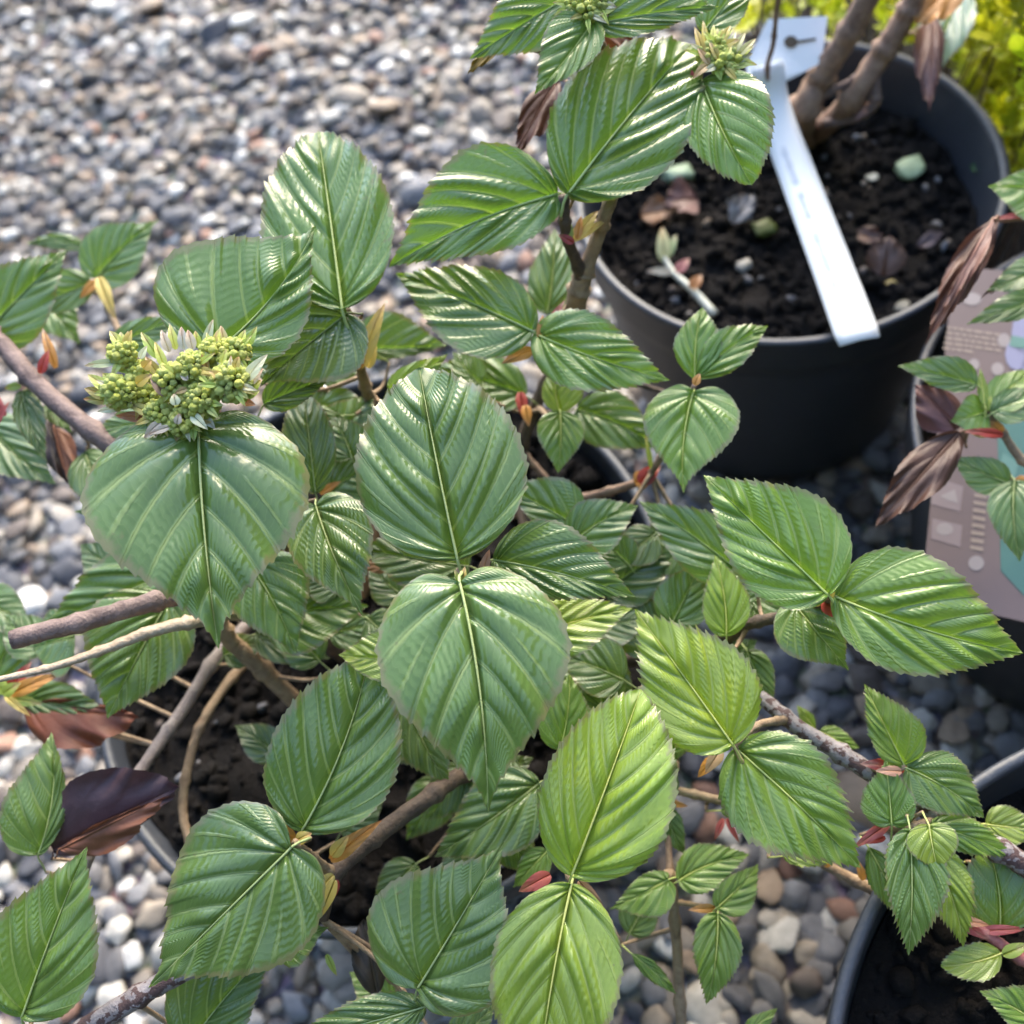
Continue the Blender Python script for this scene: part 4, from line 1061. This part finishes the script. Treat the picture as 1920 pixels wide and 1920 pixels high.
# --------------------------------------------------------- flower bud clusters
def bud_mesh(seed):
    v = IV3.copy(); ang = np.arctan2(v[:, 1], v[:, 0])
    r = 1 - 0.22 * np.abs(np.cos(ang * 2.5 + seed)) ** 6 * np.clip(v[:, 2] + 0.35, 0, 1) - 0.10 * np.clip(v[:, 2] - 0.86, 0, 1) / 0.14
    v = v * r[:, None]; v[:, 2] *= 1.08
    me = npmesh(v, IF3); me.materials.append(MAT['bud']); return me
BUDS = [bud_mesh(i * .7) for i in range(3)]
def cluster(plant, origin, subs, bracts, dens, d0, lab):
    fc = empty('flower_cluster', (0, 0, 0)); fc.parent = plant
    op = P(*origin, d0); fc.location = Vector(op - wloc(plant)); WLOC[fc.name] = op
    fc['label'] = lab
    root = op - unit(CAM - op) * 0.022
    parts = []
    for (x, y, rad, n, dd) in subs:
        c = P(x, y, d0 + dd); R_ = rad * (d0 + dd) / F
        toc = unit(0.6 * unit(CAM - c) + 0.4 * unit(c - root))
        foot = c - toc * R_ * 1.1
        parts.append(tube(spline([root, (root + foot) / 2 + np.array([0, 0, -.002]), foot], 8), np.linspace(.0016, .0011, 8), 6))
        pts = []
        tries = 0
        while len(pts) < n * 1.9 and tries < 5000:
            tries += 1
            v = unit(nrg.normal(size=3))
            if v.dot(toc) < -0.15: continue
            s = (4.2 + 4.8 * nrg.random()) * d0 / F
            if any(np.linalg.norm(v * R_ - p) < (s + q) * .74 for p, q in pts): continue
            pts.append((v * R_ * (0.88 + .2 * nrg.random()), s))
        for p, s in pts:
            o = bpy.data.objects.new('bud', BUDS[rng.randrange(3)]); col.objects.link(o); o.parent = fc
            o.location = Vector(c + p - op); o.scale = (s * dens,) * 3
            o.rotation_euler = Vector(unit(p)).to_track_quat('Z', 'Y').to_euler()
            k = nrg.random()
            o.color = (.64 + .16 * k, .74 + .08 * k, .15 + .10 * nrg.random(), 1)
            parts.append(tube([foot, c + p * .8], .0004, 4))
    v, f = join(parts)
    put('flower_stalk', mesh(np.array(v) - op, f), MAT['stalk'], fc, op, (.22, .28, .07, 1))
    cx0, cy0 = np.mean([q[0] for q in subs]), np.mean([q[1] for q in subs])
    extra = []
    for (x, y, rad, n, dd) in subs:
        for i in range(5):
            a = math.atan2(y - cy0, x - cx0) + (nrg.random() - .5) * 3.4
            b0 = (x + rad * .55 * math.cos(a), y + rad * .55 * math.sin(a)); ln_ = 20 + 20 * nrg.random()
            extra.append((b0, (b0[0] + ln_ * math.cos(a), b0[1] + ln_ * math.sin(a)), 4.5 + 3 * nrg.random(), dd - rad * .5 * d0 / F,
                          [(.50, .60, .12), (.58, .62, .18), (.56, .46, .12), (.44, .52, .10), (.62, .60, .40)][rng.randrange(5)]))
    for b, t, w, dd, c in list(bracts) + extra:
        o = scale_(fc, b, t, w, d0 + dd, c, curl=.2)
        o.name = 'bract'
G1, G2, G3, Pu, Wh = (.46, .56, .10), (.56, .60, .14), (.34, .46, .09), (.56, .48, .38), (.68, .70, .46)
subs = [(232, 664, 24, 20, -.002), (224, 735, 30, 26, -.004), (262, 700, 20, 14, 0), (327, 716, 32, 30, -.006), (360, 690, 28, 22, -.008), (400, 662, 24, 18, -.004),
        (440, 662, 26, 20, -.002), (432, 718, 34, 30, -.008), (376, 752, 32, 28, -.008), (300, 776, 26, 22, -.004), (345, 792, 26, 22, -.006), (270, 740, 20, 12, .001)]
br = [((238, 660), (205, 620), 12, -.004, G2), ((232, 655), (226, 622), 10, -.004, G2), ((225, 665), (200, 648), 10, -.003, G1), ((222, 676), (197, 664), 8, -.003, G1),
      ((215, 680), (158, 686), 8, -.004, (.45, .50, .28)), ((212, 735), (164, 702), 12, -.004, G2), ((205, 745), (158, 728), 11, -.002, (.28, .24, .05)), ((200, 752), (156, 748), 9, .0, (.16, .18, .05)),
      ((215, 718), (192, 700), 9, -.004, G1), ((222, 765), (182, 772), 7, -.002, Wh), ((298, 672), (264, 622), 11, -.004, G3), ((310, 690), (290, 640), 9, -.006, G2), ((318, 660), (302, 618), 9, .0, Pu),
      ((330, 655), (318, 608), 9, .002, G2), ((345, 655), (340, 612), 10, .002, (.45, .45, .4)), ((362, 655), (352, 618), 10, -.002, Pu), ((372, 650), (366, 620), 8, 0, G1), ((385, 650), (400, 598), 9, -.002, (.4, .46, .30)),
      ((402, 652), (412, 615), 8, -.004, G2), ((422, 648), (414, 610), 9, -.002, (.50, .44, .22)), ((448, 650), (460, 618), 9, -.002, G2), ((462, 650), (482, 612), 9, 0, G3), ((460, 712), (502, 664), 12, -.008, Wh),
      ((462, 720), (494, 690), 11, -.006, Pu), ((466, 735), (490, 712), 10, -.003, G3), ((462, 742), (488, 732), 9, -.004, G1), ((455, 752), (480, 760), 8, .002, (.45, .2, .08)),
      ((262, 672), (276, 648), 7, -.006, Wh), ((300, 705), (272, 668), 9, -.008, (.35, .30, .07)), ((255, 720), (285, 702), 11, -.010, (.50, .38, .07)), ((268, 690), (284, 676), 11, -.010, (.50, .34, .07)),
      ((310, 742), (280, 700), 10, -.010, (.32, .20, .12)), ((350, 728), (328, 738), 6, -.012, (.42, .30, .12)), ((372, 700), (345, 655), 9, -.008, Pu), ((418, 708), (392, 696), 8, -.014, (.50, .36, .10)),
      ((405, 722), (372, 722), 6, -.014, G3), ((330, 760), (326, 738), 10, -.014, Wh), ((332, 795), (336, 775), 8, -.012, Pu), ((360, 778), (390, 806), 10, -.012, Wh), ((385, 785), (404, 804), 8, -.008, (.55, .55, .45)),
      ((300, 792), (270, 822), 10, -.008, Pu), ((318, 800), (278, 815), 7, -.009, Pu), ((290, 785), (216, 780), 11, 0, (.36, .16, .07)), ((285, 775), (240, 758), 10, -.003, (.42, .40, .12)),
      ((362, 800), (364, 828), 8, -.008, G3), ((336, 808), (330, 828), 8, -.006, (.30, .28, .06)), ((390, 690), (372, 662), 8, -.010, (.3, .2, .06)), ((440, 690), (448, 668), 8, -.012, (.45, .36, .10)),
      ((325, 700), (302, 684), 7, -.012, G2), ((352, 712), (338, 700), 6, -.013, Pu), ((415, 680), (425, 655), 7, -.01, G2)]
cluster(A, (340, 745), subs, br, 1.06, .336, 'domed cluster of tiny round green flower buds with pointed bracts')
subs2 = [(1330, 105, 20, 10, 0), (1352, 118, 20, 12, -.002), (1345, 88, 16, 8, -.002), (1375, 112, 18, 10, 0)]
br2 = [((1325, 118), (1302, 50), 9, -.002, Yl), ((1328, 112), (1318, 38), 8, 0, (.5, .42, .08)), ((1335, 100), (1338, 45), 7, -.002, G2), ((1345, 95), (1345, 52), 7, 0, G2), ((1352, 98), (1362, 62), 7, 0, Wh),
       ((1362, 98), (1380, 60), 7, -.003, Wh), ((1370, 102), (1398, 62), 8, -.003, (.5, .5, .25)), ((1380, 108), (1418, 72), 7, -.003, (.52, .5, .22)), ((1380, 118), (1412, 100), 6, -.002, (.4, .42, .2)), ((1375, 125), (1408, 122), 6, -.002, G2),
       ((1360, 125), (1382, 142), 7, -.003, G2), ((1345, 128), (1352, 152), 8, -.003, G1), ((1325, 122), (1298, 148), 8, -.004, (.46, .32, .16)), ((1330, 120), (1308, 90), 7, -.004, (.6, .4, .2)), ((1348, 112), (1330, 78), 7, -.005, Yl), ((1356, 115), (1372, 86), 6, -.005, G2)]
cluster(A, (1340, 118), subs2, br2, 1.0, .388, 'small flower bud cluster with spiky yellow bracts')
subs3 = [(1080, 8, 22, 12, 0), (1120, 5, 24, 14, 0), (1100, 24, 18, 10, -.002)]
br3 = [((1095, 20), (1062, 22), 9, -.002, G2), ((1120, 22), (1160, 12), 10, -.002, G2), ((1115, 28), (1142, 30), 7, -.002, (.45, .45, .3)), ((1085, 15), (1070, -10), 9, 0, G2), ((1125, 10), (1140, -20), 9, 0, G1)]
cluster(A, (1105, 25), subs3, br3, 1.0, .376, 'pale green flower bud cluster at a shoot tip')

# --------------------------------------------------------- yellow-leaved shrub behind the pot
shrub = empty('golden_shrub', PZ(1880, 90, 0.0)); tag(shrub, 'golden yellow small-leaved shrub behind the pot with the strip label', 'shrub')
def sprig_mesh(seed):
    r = np.random.default_rng(seed); V = []; Fc = []
    v, f = tube(spline([(0, 0, 0), (.002, .001, .016), (0, .003, .034)], 6), np.linspace(.0008, .0004, 6), 4)
    V += v; Fc += f
    for i in range(15):
        z = .004 + .030 * i / 14; a = i * 2.4 + r.random(); el_ = .3 + .9 * (i / 14) + .2 * r.random()
        d = np.array([math.cos(a) * math.cos(el_), math.sin(a) * math.cos(el_), math.sin(el_)])
        s = unit(np.cross(d, (0, 0, 1))); u = np.cross(s, d); L = .010 + .006 * r.random(); w = L * .30
        c = np.array([0, .003 * z / .034, z]); o = len(V)
        V += [c, c + d * L * .35 + s * w + u * .001, c + d * L * .4 - u * .0008, c + d * L * .35 - s * w + u * .001, c + d * L * .72 + s * w * .8 + u * .001, c + d * L * .72 - s * w * .8 + u * .001, c + d * L]
        Fc += [(o, o + 1, o + 2), (o, o + 2, o + 3), (o + 1, o + 4, o + 2), (o + 2, o + 5, o + 3), (o + 2, o + 4, o + 6), (o + 2, o + 6, o + 5)]
    me = mesh(V, Fc); me.materials.append(MAT['shrubleaf']); return me
SPR = [sprig_mesh(i) for i in range(5)]
sb = np.array(shrub.location)
twigs = []
cnt = 0
while cnt < 300:
    if nrg.random() < .6: px, py = 1400 + 620 * nrg.random(), -120 + 250 * nrg.random()
    else: px, py = 1790 + 240 * nrg.random(), 40 + 330 * nrg.random()
    if px < 1800 and py > 70 + (px - 1400) * .08: continue
    zt = .04 + .24 * nrg.random()
    p = PZ(px, py, zt)
    if math.hypot(p[0] - POTS['B'][0][0], p[1] - POTS['B'][0][1]) < .150: continue
    if math.hypot(p[0] - POTS['E'][0][0], p[1] - POTS['E'][0][1]) < .155: continue
    cnt += 1
    o = bpy.data.objects.new('sprig', SPR[cnt % 5]); col.objects.link(o); o.parent = shrub
    o.location = Vector(p - sb); o.scale = (.7 + .45 * nrg.random(),) * 3
    o.rotation_euler = ((nrg.random() - .5) * 1.4, (nrg.random() - .5) * 1.4, nrg.random() * 6)
    k = nrg.random(); dk = .35 + .9 * nrg.random()
    o.color = ((.55 + .20 * k) * dk, (.66 + .06 * k) * dk, .03 * dk, 1)
    if cnt % 3 == 0:
        low = np.array([p[0] + (nrg.random() - .5) * .05, p[1] + (nrg.random() - .5) * .05, .0])
        twigs.append(tube(spline([low, (low + p) / 2 + (nrg.random(3) - .5) * .03, p], 8), np.linspace(.0018, .0008, 8), 5))
v, f = join(twigs)
put('twigs', mesh(np.array(v) - sb, f), MAT['bark_dark'], shrub, sb)['kind'] = 'stuff'
# dark compost under it
V = []; Fc = []
n = 40
c0, c1 = PZ(1960, 60, 0), PZ(1560, -60, 0)
ctr = (c0 + c1) / 2
for i in range(n + 1):
    for j in range(n + 1):
        x, y = ctr[0] + (i / n - .5) * 1.1, ctr[1] + (j / n - .5) * .9
        V.append((x, y, .012 + .012 * mnoise.noise((x * 30, y * 30, 0))))
for i in range(n):
    for j in range(n):
        cx_, cy_ = ctr[0] + ((i + .5) / n - .5) * 1.1, ctr[1] + ((j + .5) / n - .5) * .9
        q = proj((cx_, cy_, 0))
        if q[0] < 1420 or math.hypot((cx_ - ctr[0]) / .55, (cy_ - ctr[1]) / .45) > 1: continue
        a = i * (n + 1) + j; Fc.append((a, a + n + 1, a + n + 2, a + 1))
bed = put('soil_bed', mesh(V, Fc), MAT['soil']); tag(bed, 'dark compost bed under the golden shrub', 'soil', kind='structure')

# --------------------------------------------------------- white strip label
tg = empty('plant_label', P(1610, 645, .505)); tag(tg, 'white plastic strip label with faded lettering lying across the pot rim', 'label')
to = wloc(tg)
zl = POTS['B'][2]
cen = [PZ(1612, 640, zl + .006), PZ(1560, 500, zl + .012), PZ(1497, 330, zl + .024), PZ(1450, 200, zl + .045), PZ(1438, 120, zl + .066)]
cl = spline(cen, 30)
Vs = []; Fs = []
for i, c in enumerate(cl):
    T_ = unit(cl[min(i + 1, 29)] - cl[max(i - 1, 0)])
    s_ = unit(np.cross(T_, (0, 0, 1))); n_ = np.cross(s_, T_)
    hw = .0122 - .0022 * i / 29
    if i == 0: hw *= .93
    bow = .0006 * math.sin(i * .3)
    for k, (x, dz) in enumerate(((-1, 0), (-.5, .0012), (0, .0016), (.5, .0012), (1, 0))):
        Vs.append(c + s_ * x * hw + n_ * (dz + bow))
    for x, dz in ((1, -.0006), (0, .0009), (-1, -.0006)):
        Vs.append(c + s_ * x * hw + n_ * (dz + bow))
for i in range(29):
    for k in range(8):
        a = i * 8 + k; b = i * 8 + (k + 1) % 8
        Fs.append((a, b, b + 8, a + 8))
Fs += [tuple(range(7, -1, -1)), tuple(range(29 * 8, 30 * 8))]
put('strip', mesh(np.array(Vs) - to, Fs), MAT['white'], tg, to)
# head of the label with a keyhole slot
hc = [P(1440, 36, .575), P(1552, 30, .565), P(1540, 118, .572), P(1478, 150, .58), P(1408, 172, .585), P(1398, 120, .585)]
hn = unit(np.cross(hc[1] - hc[0], hc[3] - hc[0]))
if hn.dot(CAM - hc[0]) < 0: hn = -hn
m_ = sum(hc) / 6
hv = [p for p in hc] + [p - hn * .0009 for p in hc]
hf = [tuple(range(6)), tuple(range(11, 5, -1))] + [(i, i + 6, (i + 1) % 6 + 6, (i + 1) % 6) for i in range(6)]
put('head', mesh(np.array(hv) - to, hf, smooth=False), MAT['white'], tg, to)
def onhead(px, py, off=.0008):
    v = ray(px, py); t = (hc[0] - CAM).dot(hn) / v.dot(hn)
    return CAM + v * t + hn * off
hole = [onhead(1483 + 13 * math.cos(a), 79 + 12 * math.sin(a)) for a in np.linspace(0, 6.283, 14)[:-1]]
slot = [onhead(1490, 77), onhead(1530, 71), onhead(1530, 76), onhead(1490, 83)]
put('slot', mesh(np.array(hole + slot) - to, [tuple(range(13)), (13, 14, 15, 16)], smooth=False), MAT['brownink'], tg, to)
# faded, illegible lettering: one run of short strokes in word groups
Lv = []; Lf = []
def strip_pt(t, x, off):
    i = t * 29; i0 = int(min(max(i, 0), 28)); u = i - i0
    c = cl[i0] * (1 - u) + cl[i0 + 1] * u
    T_ = unit(cl[i0 + 1] - cl[i0]); s_ = unit(np.cross(T_, (0, 0, 1))); n_ = np.cross(s_, T_)
    bow = .0006 * math.sin(i * .3)
    return c + s_ * x * .0108 + n_ * (bow + .0016 - .0008 * x * x + off)
t = .12
while t < .60:
    if abs(t - .22) < .012 or abs(t - .36) < .014 or abs(t - .46) < .012: t += .012; continue
    w_ = .0028 + .003 * rng.random(); hgt = .10 + .10 * rng.random(); o = len(Lv)
    sx = -.28 if strip_pt(.3, -1, 0)[0] < strip_pt(.3, 1, 0)[0] else .28
    for tt, xx in ((t, sx - hgt), (t + w_, sx - hgt), (t + w_, sx + hgt), (t, sx + hgt)): Lv.append(strip_pt(tt, xx, .0004))
    Lf.append((o, o + 1, o + 2, o + 3)); t += w_ + .0028
put('lettering', mesh(np.array(Lv) - to, Lf, smooth=False), MAT['ink'], tg, to)

# --------------------------------------------------------- brown picture label
lab = empty('picture_label', PZ(1850, 1120, zsE)); tag(lab, 'large brown plant label card with pale icons and a flower picture', 'label')
lo = wloc(lab)
q = [P(1788, 500, .535), P(1728, 1122, .468), P(2010, 1190, .46), P(2060, 520, .527)]
ln_ = unit(np.cross(q[1] - q[0], q[3] - q[0]))
if ln_.dot(CAM - q[0]) < 0: ln_ = -ln_
q[2] = q[2] - ln_ * (q[2] - q[0]).dot(ln_)
def oncard(px, py, off=.0006):
    v = ray(px, py); t = (q[0] - CAM).dot(ln_) / v.dot(ln_)
    return CAM + v * t + ln_ * off
cv = q + [p - ln_ * .001 for p in q]
cf = [(0, 1, 2, 3), (7, 6, 5, 4)] + [(i, i + 4, (i + 1) % 4 + 4, (i + 1) % 4) for i in range(4)]
put('card', mesh(np.array(cv) - lo, cf, smooth=False), tint_plastic('brown_card', .5, (.12, .085, .083)), lab, lo)
def patch(name, polys, rgb, off=.00025):
    V = []; Fc = []
    for pl in polys:
        o = len(V); V += [oncard(x, y, off) for x, y in pl]; Fc.append(tuple(range(o, o + len(pl))))
    return put(name, mesh(np.array(V) - lo, Fc, smooth=False), tint_plastic(name + '_print', .45, rgb), lab, lo)
def blob(x, y, rx, ry, n=12): return [(x + rx * math.cos(a), y + ry * math.sin(a)) for a in np.linspace(0, 6.283, n + 1)[:-1]]
lines = []
for i in range(5):
    x0, y0 = 1776 - i * 2, 612 + i * 9.5
    x = x0
    while x < x0 + (105 if i < 4 else 40):
        w_ = 6 + 12 * rng.random(); lines.append([(x, y0 + (x - x0) * .14), (x + w_, y0 + (x + w_ - x0) * .14), (x + w_, y0 + 5 + (x + w_ - x0) * .14), (x, y0 + 5 + (x - x0) * .14)]); x += w_ + 3
for i in range(8):
    y0 = 925 + i * 14
    lines.append([(1826 - i, y0), (1850 - i, y0 + 4), (1850 - i, y0 + 11), (1826 - i, y0 + 7)])
patch('small_print', lines, (.24, .185, .15))['kind'] = 'stuff'
for pl in ([(1752, 895), (1806, 912), (1800, 960), (1745, 945)], [(1748, 972), (1804, 985), (1800, 1026), (1746, 1010)]):
    patch('icon_panel', [pl], (.19, .145, .145), .0002)
for pl in [blob(1882, 638, 12, 13), blob(1870, 692, 12, 12), blob(1822, 561, 18, 12), blob(1826, 684, 10, 11), blob(1771, 992, 16, 12), blob(1830, 1056, 15, 14), [(1762, 930), (1790, 918), (1796, 944), (1776, 938)]]:
    patch('icon', [pl], (.24, .205, .20), .0003)
patch('picture', [[(1868, 740), (1990, 770), (1960, 1160), (1876, 1070)]], (.05, .13, .11))
patch('flower_print', [blob(1920, 625, 24, 40), blob(1906, 665, 22, 30), blob(1945, 690, 30, 30)], (.20, .20, .30), .0004)
patch('flower_print', [[(1896, 630), (1950, 640), (1950, 660), (1892, 650)], [(1880, 850), (1910, 870), (1900, 900), (1872, 880)]], (.09, .19, .16), .0006)

# --------------------------------------------------------- litter on the soil of the big pot
def litter(px, py, zs, r_px, rgb, lab_, cat, name, kind='lump', tipdx=(0, 0)):
    rgb = tuple(q * .55 + .02 * .45 for q in rgb) if kind == 'leaf' else tuple(q * .75 for q in rgb)
    p = PZ(px, py, zs); d = proj(p)[2]; r = r_px * d / F
    if kind == 'lump':
        v = IV3 / (np.abs(IV3) ** 5).sum(1)[:, None] ** .2; v = stone_shape(v, px * .37) * np.array([r, r * .8, r * .4]) * .85
        return tag(put(name, npmesh(v, IF3), MAT['dry'], None, p + np.array([0, 0, r * .25]), (*rgb, 1)), lab_, cat)
    g = leaf_geo((px, py), (px + tipdx[0], py + tipdx[1]), r_px, r_px, d - .006, d - .010, shape='lance', veins=6, corr=.3, teeth=3.0, res=.6, curl=-.5, wave=7, kup=.8)
    return tag(put(name, leaf_mesh(g, g['B']), MAT['dry'], None, g['B'], (*rgb, .5)), lab_, cat)
zB = zsB + .004
litter(1270, 330, zB, 32, (.42, .55, .36), 'pale green lump beside the curled pink shell-like scrap in the pot', 'debris', 'green_scrap')
litter(1704, 322, zB, 30, (.48, .60, .36), 'pale green lump on the dark soil right of the strip label', 'debris', 'green_scrap')
litter(1745, 610, zB, 1, (.2, .2, .2), 'x', 'debris', 'x') if False else None
litter(1306, 372, zB, 34, (.22, .10, .085), 'curled pinkish brown scrap against the pale green lump', 'debris', 'dry_scrap', 'leaf', (-60, 10))
litter(1372, 420, zB, 22, (.34, .33, .34), 'pale grey dead leaf pointing at the strip label', 'dead leaf', 'dead_leaf', 'leaf', (44, -56))
litter(1655, 520, zB, 36, (.22, .12, .085), 'crumpled tan dead leaf on the soil next to the strip label', 'dead leaf', 'dead_leaf', 'leaf', (14, -80))
litter(1600, 440, zB, 16, (.20, .10, .07), 'small brown dead leaf touching the right edge of the strip label', 'dead leaf', 'dead_leaf', 'leaf', (60, 10))
litter(1200, 405, zB, 24, (.30, .15, .07), 'rusty curled dead leaf on the soil beside the tan stem', 'dead leaf', 'dead_leaf', 'leaf', (70, -12))
litter(1720, 465, zB, 12, (.20, .13, .13), 'narrow greyish pink dead leaf on the soil', 'dead leaf', 'dead_leaf', 'leaf', (50, -30))
litter(1395, 500, zB, 16, (.36, .34, .30), 'small pale stone lying on the soil left of the strip label', 'stone', 'stone')
litter(1635, 335, zB, 11, (.40, .42, .38), 'tiny pale stone on the soil near the green lump', 'stone', 'stone')
litter(1668, 535, zB, 12, (.50, .40, .15), 'yellowish stone on the soil beside the tan dead leaf', 'stone', 'stone')
litter(1690, 578, zB, 16, (.30, .27, .20), 'beige stone by the front rim of the pot', 'stone', 'stone')
litter(1430, 430, zB, 24, (.10, .13, .02), 'patch of green moss beside the strip label', 'moss', 'moss')
litter(1845, 322, zB, 16, (.16, .34, .12), 'tiny green seedling by the pot wall', 'seedling', 'seedling', 'leaf', (-26, -8))
sh = empty('fallen_shoot', PZ(1300, 560, zB)); tag(sh, 'fallen pale shoot with pink buds on the soil by the pot rim', 'shoot')
so_ = wloc(sh)
v, f = tube(spline([PZ(1340, 590, zB + .006), PZ(1300, 545, zB + .01), PZ(1262, 510, zB + .012), PZ(1240, 470, zB + .016)], 14), np.linspace(.003, .0016, 14), 8)
put('stem', mesh(np.array(v) - so_, f), MAT['stalk'], sh, so_, (.42, .44, .40, 1))
for b, t, w, c in [((1245, 490), (1242, 425), 13, (.52, .50, .25)), ((1250, 482), (1268, 440), 9, (.35, .42, .2)), ((1268, 510), (1292, 485), 10, (.5, .2, .18)), ((1295, 540), (1316, 515), 11, (.45, .2, .07)), ((1258, 510), (1212, 508), 8, (.5, .45, .35))]:
    z = zB + .014
    scale_(sh, b, t, w, proj(PZ(*b, z))[2], c)
